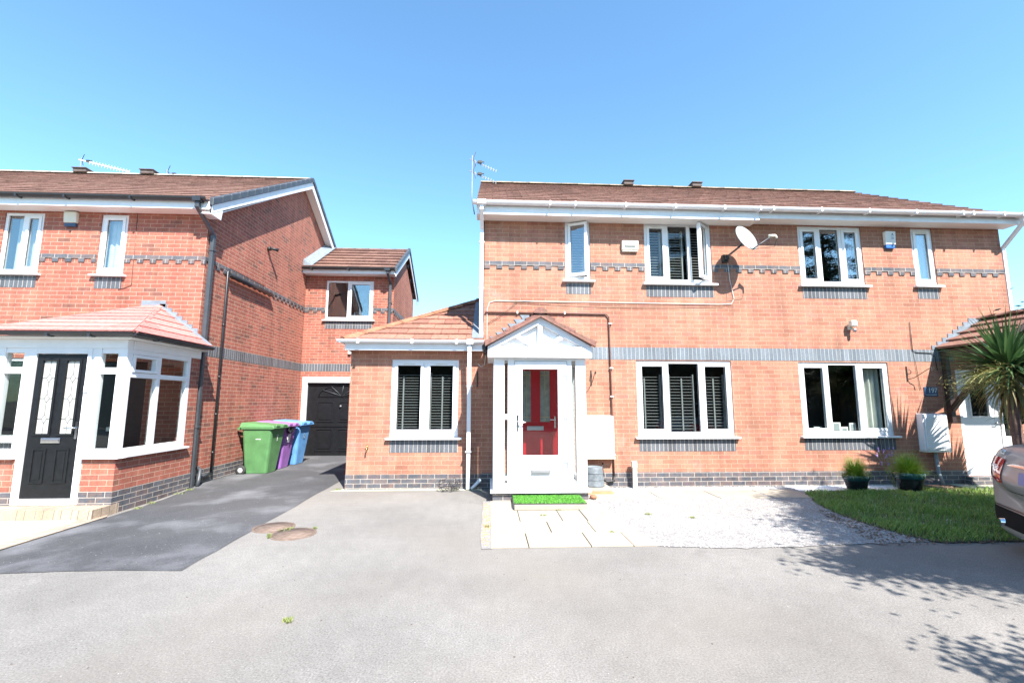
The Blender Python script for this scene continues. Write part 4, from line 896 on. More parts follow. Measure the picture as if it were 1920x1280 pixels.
# side
mb.box(bx1-.07, bx1-.002, by+.1, 8.04, zs, .81); mb.box(bx1-.07, bx1-.002, by+.1, 8.04, 1.8, 1.87); mb.box(bx1-.07, bx1-.002, by+.1, 8.04, 2.13, 2.2)
for a, b in ((7.27, 7.34), (7.96, 8.04)): mb.box(bx1-.07, bx1-.001, a, b, .81, 2.13)
mb.build('frame', 'white', B, bevel=.004)
mb = MB()
for z0, z1 in ((1.875, 2.125),):
    mb.box(bx1-.06, bx1+.012, by+.105, by+.16, z0, z1); mb.box(bx1-.06, bx1+.012, 7.21, 7.265, z0, z1); mb.box(bx1-.06, bx1+.012, by+.16, 7.21, z0, z0+.04); mb.box(bx1-.06, bx1+.012, by+.16, 7.21, z1-.04, z1)
mb.build('sash', 'white', B, bevel=.003)
for a, b in ((-5.44, -5.215), (-6.72, -6.47)):
    for z0, z1 in ((.815, 1.84), (1.93, 2.13)): MB().box(a, b, by+.035, by+.042, z0, z1).build('pane', 'glass', B)
for a, b in ((by+.1, 7.27), (7.34, 7.96)):
    for z0, z1 in ((.81, 1.8), (1.87, 2.13)): MB().box(bx1-.045, bx1-.038, a, b, z0, z1).build('pane', 'glass', B)
    MB().box(bx0+.03, bx0+.037, a, b, .81, 2.13).build('pane', 'glass', B)
MB().box(bx0, bx1, by-.01, by+.1, 2.2, 2.33).box(bx1-.09, bx1+.01, by+.1, LY, 2.2, 2.33).box(bx0, bx0+.1, by+.1, LY, 2.2, 2.33).build('fascia', 'white', B, bevel=.004)
MB().box(bx0-.12, bx1+.14, by-.14, LY, 2.33, 2.35).build('soffit', 'soffit', B)
mb = MB(); ox0, ox1, oy = bx0-.17, bx1+.19, by-.19; gutter_x(mb, ox0-.03, ox1+.03, oy-.005, 2.4, .05); gutter_y(mb, oy, LY-.02, ox1+.005, 2.4, .05)
for x in (-6.75, -6.0, -5.45): mb.box(x-.02, x+.02, oy-.05, oy+.06, 2.34, 2.38)
mb.box(ox1-.05, ox1+.04, oy+.45, oy+.5, 2.34, 2.38)
mb.build('gutter', 'black', B)
tz, ay = 2.415, LY; apx = (ox0+ox1)/2; run = ay-oy; half = (ox1-ox0)/2; rise = 3.15-tz
hw = .1
s_f = Vector((0, run, rise)); s_r = Vector((-(half-hw), 0, rise))
mb = MB(); Lf = s_f.length; tiles(mb, (ox0, oy, tz), (1, 0, 0), s_f, Lf, lambda s: (half-hw)*s/Lf, lambda s: 2*half-(half-hw)*s/Lf, gauge=.24, tw=1.1, th=.008, jit=.001); 
Lr = s_r.length; tiles(mb, (ox1, oy, tz), (0, 1, 0), s_r, Lr, lambda s: run*s/Lr, lambda s: run, gauge=.2, tw=1.6, th=.008, jit=.001)
tiles(mb, (ox0, oy, tz), (0, 1, 0), (half-hw, 0, rise), Lr, lambda s: run*s/Lr, lambda s: run, gauge=.2, tw=1.6, th=.008, jit=.001)
mb.build('roof', 'roof_pink', B)
ridge_run(B, (ox1-.02, oy+.02, tz+.02), (apx+hw, ay-.02, 3.17), 'roof_pink', .055, .3, 'hip_tile', .35); ridge_run(B, (ox0+.02, oy+.02, tz+.02), (apx-hw, ay-.02, 3.17), 'roof_pink', .055, .3, 'hip_tile', .35)
mb = MB(); mb.box(apx-.22, apx+.2, LY-.014, LY-.003, 3.1, 3.24)
for k in range(7): x = apx+.1+k*.095; z = 3.15-k*.072; mb.box(x, x+.12, LY-.014, LY-.003, z-.075, z+.03)
mb.hexa([(apx+.1, LY-.1, 3.12), (apx+.2, LY-.1, 3.1), (apx+.2, LY-.01, 3.12), (apx+.1, LY-.01, 3.16), (ox1-.12, LY-.1, 2.43), (ox1, LY-.1, 2.43), (ox1, LY-.01, 2.45), (ox1-.1, LY-.01, 2.47)])
mb.build('lead_flashing', 'lead', B)
# black door
dy = by+.012; d0, d1 = -6.295, -5.625; w1, w2 = (-6.205, -6.03), (-5.89, -5.72)
mb = MB(); mb.box(d0, d1, dy, dy+.045, .165, 1.02); mb.box(d0, w1[0], dy, dy+.045, 1.02, 2.115); mb.box(w1[1], w2[0], dy, dy+.045, 1.02, 2.115); mb.box(w2[1], d1, dy, dy+.045, 1.02, 2.115)
for a, b in (w1, w2): mb.box(a, b, dy, dy+.045, 2.02, 2.115); sash_geo(mb, a-.03, b+.03, .99, 2.05, dy-.012, dy-.001, .03)
for a, b in ((-6.2, -6.02), (-5.9, -5.72)): sash_geo(mb, a, b, .36, .82, dy-.01, dy-.001, .02); mb.box(a+.045, b-.045, dy-.006, dy-.001, .405, .775)
D = mb.build('front_door', 'blackpaint', B, bevel=.004)
for a, b in (w1, w2):
    MB().box(a, b, dy+.015, dy+.02, 1.02, 2.02).build('pane', 'frost', D)
    q = MB(); c = (a+b)/2; y_ = dy+.011
    for zc in (1.22, 1.5, 1.78):
        q.tube([(c, y_, zc-.06), (c+.035, y_, zc), (c, y_, zc+.06), (c-.035, y_, zc), (c, y_, zc-.06)], .0025, 4); q.tube([(a, y_, zc), (c-.035, y_, zc)], .0025, 4); q.tube([(c+.035, y_, zc), (b, y_, zc)], .0025, 4)
    for za, zb in ((1.02, 1.16), (1.28, 1.44), (1.56, 1.72), (1.84, 2.02)): q.tube([(c, y_, za), (c, y_, zb)], .0025, 4)
    q.build('leading', 'darkgrey', D)
MB().box(-6.1, -5.85, dy-.016, dy-.001, .895, .965).box(-6.09, -5.86, dy-.022, dy-.016, .91, .95).build('letterbox', 'chrome', D, bevel=.003)
MB().box(-5.67, -5.64, dy-.014, dy-.001, .95, 1.18).tube([(-5.655, dy-.02, 1.1), (-5.655, dy-.06, 1.1), (-5.78, dy-.06, 1.095)], .009, 8).build('handle', 'chrome', D)
MB().box(-5.61, -5.56, by-.02, by-.005, 1.58, 1.68).box(-5.6, -5.57, by-.022, by-.005, 1.7, 1.73).build('doorbell', 'sticker', B, bevel=.003)
MB().box(bx0, bx1-.1, by+.1, LY, .02, .08).build('floor', 'slab', B)

# ================================================================== FIXTURES ON THE WALLS
def dish():
    T = thing('satellite_dish', 'pale grey satellite dish on a bent arm between the upper windows', 'satellite dish', (4.36, 7.98, 4.1), local=True)
    n = Vector((.33, -.86, .36)).normalized(); c = Vector((.2, -.42, .26)); x = n.cross(Vector((0, 0, 1))).normalized(); y = x.cross(n)
    mb = MB(); N = 28; Rr = 6; i0 = 0; a_, b_ = .235, .265
    for side in (0, 1):
        for k in range(Rr+1):
            r = k/Rr
            for j in range(N):
                t = 2*math.pi*j/N; p = c + x*(a_*r*math.cos(t)) + y*(b_*r*math.sin(t)) + n*(.055*r*r-.055-.006*side); mb.v.append(tuple(p))
    for side in (0, 1):
        o = side*(Rr+1)*N
        for k in range(Rr):
            for j in range(N):
                f = (o+k*N+j, o+k*N+(j+1) % N, o+(k+1)*N+(j+1) % N, o+(k+1)*N+j); mb.f.append(f if side == 0 else f[::-1]); mb.sm.append(True)
    for j in range(N): mb.f.append((Rr*N+j, Rr*N+(j+1) % N, (2*Rr+1)*N+(j+1) % N, (2*Rr+1)*N+j)); mb.sm.append(False)
    mb.build('reflector', 'dish', T)
    bk = c - n*.07
    MB().box(-.05, .05, -.05, .03, -.07, .07).box(-.03, .03, -.11, -.05, -.04, .05).build('wall_mount', 'iron', T, bevel=.005)
    MB().tube([(0, -.08, .02), (.02, -.2, .04), (.08, -.32, .1), tuple(bk - y*.03), tuple(bk)], .018, 8).build('arm', 'darkgrey', T)
    low = c - y*.26; tip = c + Vector((.36, -.17, -.02))
    MB().tube([tuple(bk - y*.1), tuple(low + n*.0), tuple(tip)], .012, 6).build('feed_arm', 'darkgrey', T)
    d = (c - tip).normalized(); MB().tube([tuple(tip + d*.06), tuple(tip - d*.05)], [.028, .022], 12).tube([tuple(tip-d*.05), tuple(tip-d*.05-y*.06)], .016, 8).build('receiver', 'cream', T)
    cb = [tip - d*.05 - y*.06, tip - y*.2 - n*.06, low - y*.06 + n*.1, low]
    MB().tube([tuple(q) for q in cb], .004, 5).build('feed_cable', 'iron', T)
dish()
def wire(name, label, cat, paths, mat, base, r=.006):
    T = thing(name, label, cat, base); 
    for nme, p, rr in paths: MB().tube(p, rr, 6).build(nme, mat if nme == 'cable' else 'iron', T)
    return T
def sag(a, b, n, s): a, b = Vector(a), Vector(b); return [tuple(a+(b-a)*(i/n) - Vector((0, 0, s*math.sin(math.pi*i/n)))) for i in range(n+1)]
y = 7.985
wire('aerial_cable', 'white cable clipped along the wall above the porch up to the dish', 'cable', [('cable', [(4.42, y, 4.02), (4.44, y, 3.7), (4.5, y, 3.35), (4.44, y, 3.25), (4.2, y, 3.24), (2.2, y, 3.25), (.1, y, 3.255), (0, y, 3.22), (-.04, y, 3.1), (-.04, y, 2.4), (-.08, y, 2.1), (-.14, y, 2.07), (-.19, y, 2.12)], .0052), ('loop', sag((.45, y-.012, 3.25), (4.3, y-.012, 3.22), 12, .05), .004), ('tail', [(.5, y-.01, 3.24), (.2, y-.01, 2.98), (-.03, y-.01, 2.84)], .004)], 'cable_white', (4.4, 8, 3.3))
T = thing('gas_pipe', 'thin brown pipe running above the porch and down past the meter box', 'pipe', (2.15, 8, 0))
MB().tube([(-.08, 7.975, 3.04), (2.1, 7.975, 3.035), (2.15, 7.975, 2.98), (2.17, 7.975, .2)], .014, 8).build('pipe', 'pipe_brown', T)
mb = MB()
for x in (.5, 1.35): mb.box(x-.012, x+.012, 7.955, 8, 3.02, 3.065)
for z in (2.85, 2.05, 1.55, .55): mb.box(2.14, 2.2, 7.955, 8, z, z+.02)
mb.build('clip', 'sticker', T); MB().tube([(2.17, 7.97, .2), (2.16, 7.96, .12), (2.05, 7.94, .11), (1.97, 7.94, .14)], .02, 8).tube([(1.98, 7.97, .42), (1.96, 7.94, .36), (1.98, 7.94, .2)], .012, 8).build('outlet', 'iron', T)
def alarm(label, x, z, w, h, base, T0='alarm_box', shield=False, y=8.0, body='sticker'):
    T = thing(T0, label, 'alarm box', (x, y, z), local=True, group='alarm boxes high on the house walls')
    mb = MB()
    if shield: mb.prism([(-w/2, -.07, 0), (w/2, -.07, 0), (w/2*.95, -.05, -h), (-w/2*.95, -.05, -h)], (0, .07, 0))
    else: mb.hexa([(-w/2, -.06, -h), (w/2, -.06, -h), (w/2, 0, -h), (-w/2, 0, -h), (-w/2, -.08, 0), (w/2, -.08, 0), (w/2, 0, 0), (-w/2, 0, 0)])
    mb.build('cover', body, T, bevel=.012)
    MB().box(-w/2+.01, w/2-.01, -.05, 0, -h-.07 if base != 'cream' else -h-.03, -h+.001).build('base', base, T, bevel=.012)
    return T
T = alarm('cream rectangular alarm box left of the open upstairs windows', 2.575, 4.4, .31, .17, 'cream', body='cream'); MB().box(-.1, .1, -.088, -.075, -.1, -.03).build('lid', 'sticker', T, bevel=.004)
T = alarm('white alarm box with blue base near the right end under the eaves', 7.6, 4.69, .2, .26, 'screenblue'); text_mesh('logo', 'A', .07, 'screenblue', T, (.03, -.078, -.07), (R(90), 0, 0)); text_mesh('logo', 'D', .06, 'screenblue', T, (.03, -.076, -.14), (R(90), 0, 0))
alarm('cream alarm box with navy base on the left brick house', -7.55, 4.84, .22, .2, 'alarmnavy', y=LY, body='cream')
def flood(x, y, z, label):
    T = thing('security_light', label, 'outdoor light', (x, y, z), local=True)
    MB().box(-.055, .055, -.14, -.06, .0, .11).build('lamp_housing', 'cream', T, bevel=.01); MB().box(-.045, .045, -.145, -.139, .012, .098).build('lamp_glass', 'sticker', T)
    MB().box(-.03, .03, -.05, 0, -.05, .06).tube([(0, -.06, .03), (0, -.02, .0)], .02, 8).build('wall_bracket', 'cream', T); MB().lathe([(.028, -.1), (.032, -.05), (.02, -.035)], (.02, -.1, 0), 12).build('sensor', 'steel', T)
flood(6.66, 8.0, 2.84, 'small white floodlight with sensor above the right ground floor window')
T = thing('wall_light', 'small black spotlight high on the red side wall', 'outdoor light', (-5.17, 10.5, 4.98), local=True)
MB().lathe([(.03, 0), (.05, .03), (.05, .07)], (0, 0, 0), 12, 'x').build('base', 'iron', T); MB().tube([(.06, 0, 0), (.12, .04, .01), (.2, .1, .0)], [.02, .035, .045], 10).build('lamp', 'iron', T)
T = thing('wall_sensor', 'tiny white sensor by the gutter end above the garage', 'sensor', (-3.85, 12.8, 2.8), local=True)
MB().box(-.05, .03, -.07, 0, -.04, .04).build('body', 'sticker', T, bevel=.008); MB().box(.03, .2, -.04, 0, .02, .08).build('bracket', 'wood_brown', T)
def bracket(x, z, s, label, L_=.36, y=8.0, ang=0):
    T = thing('hanging_bracket', label, 'wall bracket', (x, y, z), ang, local=True, group='iron hanging basket brackets')
    MB().box(-.01, .01, -.012, 0, -.15, .12).build('back_plate', 'iron', T)
    mb = MB(); d = Vector((s, -1, 0)).normalized() if s else Vector((0, -1, 0))
    P_ = lambda a, b: tuple(d*a+Vector((0, 0, b)))
    mb.tube([P_(.0, -.12), P_(.1, -.09), P_(.22, -.0), P_(L_-.03, .08), P_(L_, .07)], .006, 6)
    mb.tube([P_(.03+.035*math.sin(t*.6), .02+.04*math.cos(t*.6)) for t in range(10)], .005, 6); mb.tube([P_(L_+.02*math.sin(t*.6), .07+.022*math.cos(t*.6)-.02) for t in range(10)], .005, 6)
    mb.build('scroll_arm', 'iron', T)
bracket(1.81, 1.9, .0, 'black scroll bracket on the wall just right of the white porch')
bracket(-.2, 1.87, .0, 'black scroll bracket in the shadow between downpipe and white porch', .3)
bracket(7.68, 2.0, .9, 'black scroll bracket beside the right window, nearest the house number')
T = thing('house_number', 'dark blue plaque reading 197 under the canopy', 'sign', (8.1, 8.0, 1.66), local=True)
MB().box(-.13, .13, -.014, 0, -.085, .085).build('plate', 'alarmnavy', T, bevel=.004); text_mesh('number', '197', .12, 'sticker', T, (.03, -.017, .02), (R(90), 0, 0)); MB().box(-.11, .1, -.0155, -.014, -.06, -.052).build('underline', 'steel', T)
def meter(x, z0, w, h, label, lean=.03):
    T = thing('meter_box', label, 'meter box', (x, 8.0, z0), local=True, group='white meter boxes')
    MB().hexa([(-w/2, -.13, 0), (w/2, -.13, 0), (w/2, 0, 0), (-w/2, 0, 0), (-w/2, -.12, h), (w/2, -.12, h), (w/2, 0, h+.02), (-w/2, 0, h+.02)]).build('cabinet', 'white', T, bevel=.008)
    MB().box(-w/2+.03, w/2-.03, -.142, -.125, .03, h-.03).build('door', 'white', T, bevel=.01); MB().box(-w/2-.005, w/2+.005, -.14, -.0, -.03, -.002).build('base_rim', 'cream', T)
    MB().box(w/2-.1, w/2-.08, -.146, -.142, h*.45, h*.5).build('lock', 'steel', T)
meter(1.88, .53, .57, .68, 'white meter box beside the white porch')
meter(8.0, .62, .47, .63, 'white meter box with leaf shadows under the plaque')
MB_ = MB().tube([(8.02, 7.96, .6), (8.03, 7.95, .2), (8.05, 7.9, 0)], .03, 8); tag(MB_.build('supply_pipe', 'dish'), 'grey supply pipe below the right meter box', 'pipe')
T = thing('garden_tap', 'small brass garden tap on the extension wall', 'tap', (-2.04, 8.0, .69), local=True)
MB().tube([(0, 0, 0), (0, -.07, 0), (0, -.09, -.01), (0, -.09, -.05)], .012, 8).build('spout', 'brass', T); MB().tube([(0, -.05, 0), (0, -.05, .035)], .008, 8).box(-.03, .03, -.056, -.044, .034, .044).build('handle', 'brass', T)
tag(MB().tube([(8.0-.16, 7.985, 2.95), (7.83, 7.985, 2.42), (7.9, 7.985, 2.38), (8.2, 7.985, 2.37), (8.25, 7.985, 2.3), (8.27, 7.985, 2.05)], .006, 6).tube([(7.84, 7.985, 2.44), (7.9, 7.985, 1.7)], .004, 6).build('phone_cable', 'iron'), 'thin black cable looping down the wall to the brown canopy', 'cable')
tag(MB().tube([(-6.43, LY-.01, 4.86), (-6.4, LY-.01, 3.52), (-6.5, LY-.01, 3.47), (-6.62, LY-.01, 3.44)], .005, 6).build('phone_cable', 'pipe_brown'), 'thin brown cable down the left house front beside the narrow window', 'cable')
# aerials
def yagi(mb, c, d, L_, n, w, r=.009):
    c, d = Vector(c), Vector(d).normalized(); mb.tube([tuple(c), tuple(c+d*L_)], r, 5); sdv = d.cross(Vector((0, 0, 1))).normalized(); u = sdv.cross(d)
    for i in range(n):
        p = c+d*(L_*(.22+.78*i/(n-1))); mb.tube([tuple(p-u*w/2), tuple(p+u*w/2)], .006, 4)
def aerial(label, x, y, z0, h, ants):
    T = thing('tv_aerial', label, 'aerial', (x, y, z0), local=True, group='television aerials on the roofs')
    MB().tube([(.06, 0, -.5), (0, 0, -.15), (0, 0, h)], .011, 6).build('mast', 'aerialgrey', T)
    for dz, d, L_, n, w in ants:
        mb = MB(); yagi(mb, (-.06, 0, dz), d, L_, n, w, .02 if n == 14 else .008); mb.build('antenna', 'sticker' if n == 14 else 'aerialgrey', T)
        mb = MB(); dd = Vector(d).normalized(); u = Vector((0, 0, 1)); 
        for s in (-1, 1): mb.tube([(0.02, 0, dz), tuple(Vector((0.02, 0, dz))+u*.16*s+Vector((.05, 0, 0)))], .008, 4)
        q = dd*.17+Vector((0, 0, dz)); mb.box(q.x-.035, q.x+.045, q.y-.02, q.y+.02, q.z-.015, q.z+.035); mb.tube([tuple(q-dd*.05), tuple(q+dd*.1+Vector((0, 0, .05)))], .012, 5); mb.build('reflector', 'iron', T)
ad = (.8, .35, -.17)
aerial('tv aerial with two antennas on a tall mast at the gable of the orange house', -.38, 8.9, 5.75, .78, [(.7, ad, .62, 9, .07), (.44, ad, .62, 9, .07)])
aerial('tv aerial with one long pale antenna above the left roof', -11.3, 12.4, 7.6, .52, [(.46, (1, .1, -.2), 1.3, 14, .12)])
aerial('small dark tv aerial behind the left roof vent nearest the gable', -9.2, 12.7, 7.6, .4, [(.36, (.6, .7, -.2), .7, 8, .12)])

# ================================================================== THINGS ON THE GROUND
def bin_(x, y, rz, body, lid, label, zz=-.02, mark=None):
    T = thing('wheelie_bin', label, 'bin', (x, y, zz), rz, local=True, group='wheelie bins in a row by the side wall')
    # front faces -x local? front = -y ; wheels at +y
    w0, w1, d0, d1, h = .2, .285, .22, .33, .95
    mb = MB(); lv = []
    for k in range(7):
        t = k/6; w = w0+(w1-w0)*t; f = -(d0+(d1-d0)*t); b = d0+.06*t+.02; c = .05; z = .03+(h-.03)*t
        ring = [(-w+c, f, z), (w-c, f, z), (w-c*.3, f+c*.3, z), (w, f+c, z), (w, b-c, z), (w-c*.3, b-c*.3, z), (w-c, b, z), (-w+c, b, z), (-w+c*.3, b-c*.3, z), (-w, b-c, z), (-w, f+c, z), (-w+c*.3, f+c*.3, z)]; lv.append(len(mb.v)); mb.v += ring
    for k in range(6):
        for j in range(12): a, b = lv[k]+j, lv[k]+(j+1) % 12; mb.f.append((a, b, b+12, a+12)); mb.sm.append(False)
    mb.f.append(tuple(range(11, -1, -1))); mb.sm.append(False); mb.f.append(tuple(lv[6]+j for j in range(12))); mb.sm.append(False)
    mb.build('body', body, T, bevel=.004)
    mb = MB(); mb.box(-w1-.02, w1+.02, -.355, .3, h-.035, h-.005); mb.build('rim', body, T, bevel=.008)
    mb = MB(); mb.hexa([(-.31, -.38, h), (.31, -.38, h), (.31, .34, h), (-.31, .34, h), (-.29, -.35, h+.045), (.29, -.35, h+.045), (.26, .33, h+.1), (-.26, .33, h+.1)])
    mb.box(-.31, .31, -.385, -.35, h-.03, h+.0); mb.box(-.22, -.06, -.39, -.36, h+.0, h+.05); mb.box(.06, .22, -.39, -.36, h+.0, h+.05)
    mb.build('lid', lid, T, bevel=.012)
    mb = MB(); mb.tube([(-.24, .4, h-.02), (.24, .4, h-.02)], .014, 8); mb.box(-.24, -.2, .28, .41, h-.05, h+.0); mb.box(.2, .24, .28, .41, h-.05, h+.0); mb.build('handle', body, T)
    for s in (-1, 1):
        W_ = MB().lathe([(.06, -.022), (.098, -.022), (.1, 0), (.098, .022), (.06, .022)], (s*.27, .26, .1), 20, 'x').build('wheel', 'rubber', T); MB().lathe([(.02, -.026), (.062, -.02), (.062, .02), (.02, .026)], (s*.27, .26, .1), 16, 'x').build('hub', 'sticker', W_)
    MB().tube([(-.27, .26, .1), (.27, .26, .1)], .012, 8).build('axle', 'steel', T)
    if mark: mark(T)
    return T
# bins: backs to the wall (local +y -> -x world)
def mk_green(T): text_mesh('marking', '1', .2, 'sticker', T, (.0, -.305, .72), (R(95), 0, 0)); MB().box(-.286+.02, -.284+.02, -.1, .0, .71, .725).build('maker_mark', 'sticker', T)
def mk_purple(T): MB().hexa([(-.1, -.297, .58), (.02, -.297, .58), (.02, -.28, .58), (-.1, -.28, .58), (-.1, -.325, .76), (.02, -.325, .76), (.02, -.3, .76), (-.1, -.3, .76)]).build('sticker', 'sticker', T)
def mk_blue(T): text_mesh('marking', '0', .16, 'dish', T, (.0, -.305, .66), (R(95), 0, 0))
bin_(-4.72, 9.98, R(90-4), 'green_bin', 'green_bin', 'green wheelie bin nearest the camera by the red side wall', mark=mk_green)
bin_(-4.74, 10.62, R(90-2), 'purple_bin', 'purple_lid', 'purple wheelie bin between the green and blue bins', mark=mk_purple)
bin_(-4.68, 11.3, R(90-5), 'blue_bin', 'blue_bin', 'blue wheelie bin nearest the black garage door', mark=mk_blue)
mb = MB()
for i in range(40):
    a = [random.uniform(-1, 1) for _ in range(6)]; c = Vector((-4.41, 10.5, .84)); mb.poly([tuple(c+Vector((random.uniform(-.07, .07), random.uniform(-.12, .12), random.uniform(-.08, .1)))) for _ in range(4)])
tag(mb.build('bin_bag', 'black'), 'crumpled black bag hanging out of the purple bin', 'bin bag')
# drain covers
for x, y, r, lb in ((-2.5, 5.7, .23, 'round rusty drain cover half on the dark driveway'), (-2.16, 5.42, .24, 'round rusty drain cover nearest the camera on the light asphalt')):
    T = thing('drain_cover', lb, 'drain cover', (x, y, 0), local=True, group='rusty round drain covers')
    MB().lathe([(r-.03, .0), (r-.03, .012), (.01, .013)], (0, 0, 0), 40).build('lid', 'cover', T); MB().lathe([(r, 0), (r, .01), (r-.025, .01), (r-.025, 0)], (0, 0, 0), 40, close=False).build('rim', 'cover', T)
def weeds(name, label, spots, n, h, mat='weed', w=.004):
    mb = MB()
    for x, y, s in spots: blades(mb, (x, y), n, h, w, s, 1.2, gz(x, y)+.004)
    tag(mb.build(name, mat), label, None, None, 'stuff')
weeds('weeds', 'small weeds growing in cracks and along the walls', [(-2.31, 5.55, .07), (-2.27, 5.62, .03), (-2.0, 5.62, .02), (-2.4, 5.36, .015), (-2.36, 5.28, .015), (-5.0, 7.3, .06), (-5.0, 7.9, .1), (-4.98, 7.0, .05), (-5.0, 8.15, .07), (-1.33, 3.35, .035), (.72, 6.1, .04), (.95, 6.38, .05), (2.1, 6.1, .04), (2.6, 5.9, .03), (1.4, 5.3, .03), (-2.5, 7.98, .06), (.0, 5.6, .04)], 45, .03)
# short white post by the wall
T = thing('marker_post', 'short white capped post standing against the plinth', 'post', (2.5, 7.88, 0), local=True)
MB().box(-.035, .035, -.03, .03, 0, .34).build('post', 'sticker', T, bevel=.01); MB().box(-.045, .04, -.04, .04, .345, .46).build('cap', 'cream', T, bevel=.008)
# upturned bucket on a stone block
T = thing('stone_block', 'pale stone block beside the porch carrying an upturned bucket', 'stone block', (1.78, 7.62, 0), local=True)
MB().box(-.2, .22, -.22, .26, 0, .05).build('lower_slab', 'terracotta', T, bevel=.008); MB().box(-.22, .2, -.22, .26, .052, .1).build('upper_slab', 'slab', T, bevel=.006)
T = thing('bucket', 'upturned dull grey metal tub beside the white porch', 'bucket', (1.74, 7.62, .1), local=True)
MB().lathe([(.165, 0), (.17, .015), (.163, .03), (.158, .1), (.15, .2), (.142, .3), (.135, .31), (.128, .3), (.05, .295)], (0, 0, 0), 28).build('body', 'bucket', T); MB().lathe([(.16, .11), (.165, .115), (.159, .125)], (0, 0, 0), 28, close=False).lathe([(.152, .21), (.157, .215), (.15, .225)], (0, 0, 0), 28, close=False).build('hoop', 'bucket', T)
mb = MB()
for i in range(9):
    t0 = i/8*math.pi
mb.lathe([(.005, 0), (.045, .015), (.055, .04), (.04, .065), (.005, .075)], (1.6, 7.08, .0), 12); tag(mb.build('stone', 'ridge'), 'rounded orange stone at the porch corner', 'stone')
# green mat on its stone step
T = thing('step', 'pale stone step under the green mat', 'step', (.86, 6.64, 0), local=True); MB().box(-.5, .46, -.26, .3, .012, .082).build('slab', 'slab', T, bevel=.006)
T = thing('door_mat', 'bright green artificial grass mat on the stone step', 'mat', (.86, 6.64, .083), R(-1), local=True)
MB().hexa([(-.5, -.25, 0), (.5, -.25, 0), (.48, .28, 0), (-.5, .28, 0), (-.5, -.25, .012), (.5, -.25, .012), (.48, .28, .012), (-.5, .28, .012)]).build('backing', 'rubber', T)
mb = MB()
for _ in range(9000): blades(mb, (random.uniform(-.5, .49), random.uniform(-.25, .28)), 1, .022, .0022, .002, .7, .012)
mb.build('pile', 'turf', T)
# wire basket tangle
T = thing('wire_basket', 'tangled black wire hanging basket lying on the ground by the downpipe', 'wire basket', (-.63, 7.8, .01), R(10), local=True)
mb = MB()
for k in range(5):
    r = [.13, .17, .19, .195, .17][k]; z = [.0, .03, .08, .13, .17][k]; mb.tube([(r*math.cos(t*.35)*(1+.05*math.sin(t)), .6*r*math.sin(t*.35), z+.02*math.sin(t*.9+k)) for t in range(19)], .0028, 4)
for k in range(12):
    a = k*math.pi/6; mb.tube([(.05*math.cos(a), .03*math.sin(a), .0), (.16*math.cos(a+.1), .1*math.sin(a+.1), .03), (.2*math.cos(a), .12*math.sin(a), .1), (.17*math.cos(a-.1), .1*math.sin(a-.1), .18)], .0025, 4)
mb.build('wire_frame', 'iron', T)
mb = MB()
for k in range(9):
    pts = []; p = Vector((random.uniform(-.15, .1), random.uniform(-.08, .08), random.uniform(.02, .15)))
    for q in range(9): p = Vector((max(-.24, min(.2, p.x+random.uniform(-.09, .09))), max(-.1, min(.1, p.y+random.uniform(-.05, .05))), max(.005, min(.2, p.z+random.uniform(-.06, .06))))); pts.append(tuple(p))
    mb.tube(pts, .0025, 4)
mb.build('chain', 'iron', T)
# glazed pots with grass
def pot(x, y, s, label, mat2):
    T = thing('plant_pot', label, 'plant pot', (x, y, .012), local=True, group='glazed pots of bright grass by the wall')
    MB().lathe([(.09*s, 0), (.12*s, .03*s), (.15*s, .14*s), (.165*s, .2*s), (.17*s, .22*s), (.16*s, .235*s), (.145*s, .23*s), (.13*s, .2*s)], (0, 0, 0), 24).build('pot', mat2, T)
    MB().lathe([(.158*s, .16*s), (.169*s, .18*s), (.174*s, .22*s), (.165*s, .238*s)], (0, 0, 0), 24, close=False).build('rim', 'teal', T)
    mb = MB()
    for i in range(1300):
        a = random.uniform(0, 6.28); l = s*random.uniform(.16, .3); le = random.uniform(.3, 1.35); w = .0035; r0 = .06*s*random.random()
        bx, by_ = r0*math.cos(a), r0*math.sin(a); dx, dy = math.cos(a), math.sin(a); z0 = .21*s; P_ = []
        for k in range(4):
            t = k/3; P_.append((bx+dx*l*math.sin(le)*t, by_+dy*l*math.sin(le)*t, z0+l*(math.cos(le)*t+.45*t-.75*t*t*math.sin(le))))
        for k in range(3):
            ww = w*(1-k/3.3); w2 = w*(1-(k+1)/3.3); a_, b_ = P_[k], P_[k+1]; i0 = len(mb.v)
            mb.poly([(a_[0]-dy*ww, a_[1]+dx*ww, a_[2]), (a_[0]+dy*ww, a_[1]-dx*ww, a_[2]), (b_[0]+dy*w2, b_[1]-dx*w2, b_[2]), (b_[0]-dy*w2, b_[1]+dx*w2, b_[2])])
    mb.build('grass_tuft', 'grasspot', T); return T
pot(6.08, 7.46, 1.12, 'dark glazed pot of bright grass, left of the two', 'glaze'); pot(7.0, 7.46, 1.28, 'dark glazed pot of bright grass beside the bark mulch, the larger of the two', 'glaze')
T = thing('lavender', 'spindly purple flowered lavender behind the right glazed pot', 'plant', (7.05, 7.75, .02), local=True)
mb = MB(); fl = MB()
for i in range(16):
    a = random.uniform(-1, 1); h = random.uniform(.35, .62); x = a*.35; yy = random.uniform(-.1, .1); mb.tube([(x*.2, yy*.3, 0), (x*.6, yy, h*.6), (x, yy, h)], .003, 4)
    for q in range(12): c = Vector((x, yy, h+random.uniform(-.02, .05))); fl.poly([tuple(c+Vector([random.uniform(-.018, .018) for _ in range(3)])) for _ in range(3)])
mb.build('stems', 'weed', T); tag(fl.build('flowers', 'lavender', T), None, None, None, 'stuff')

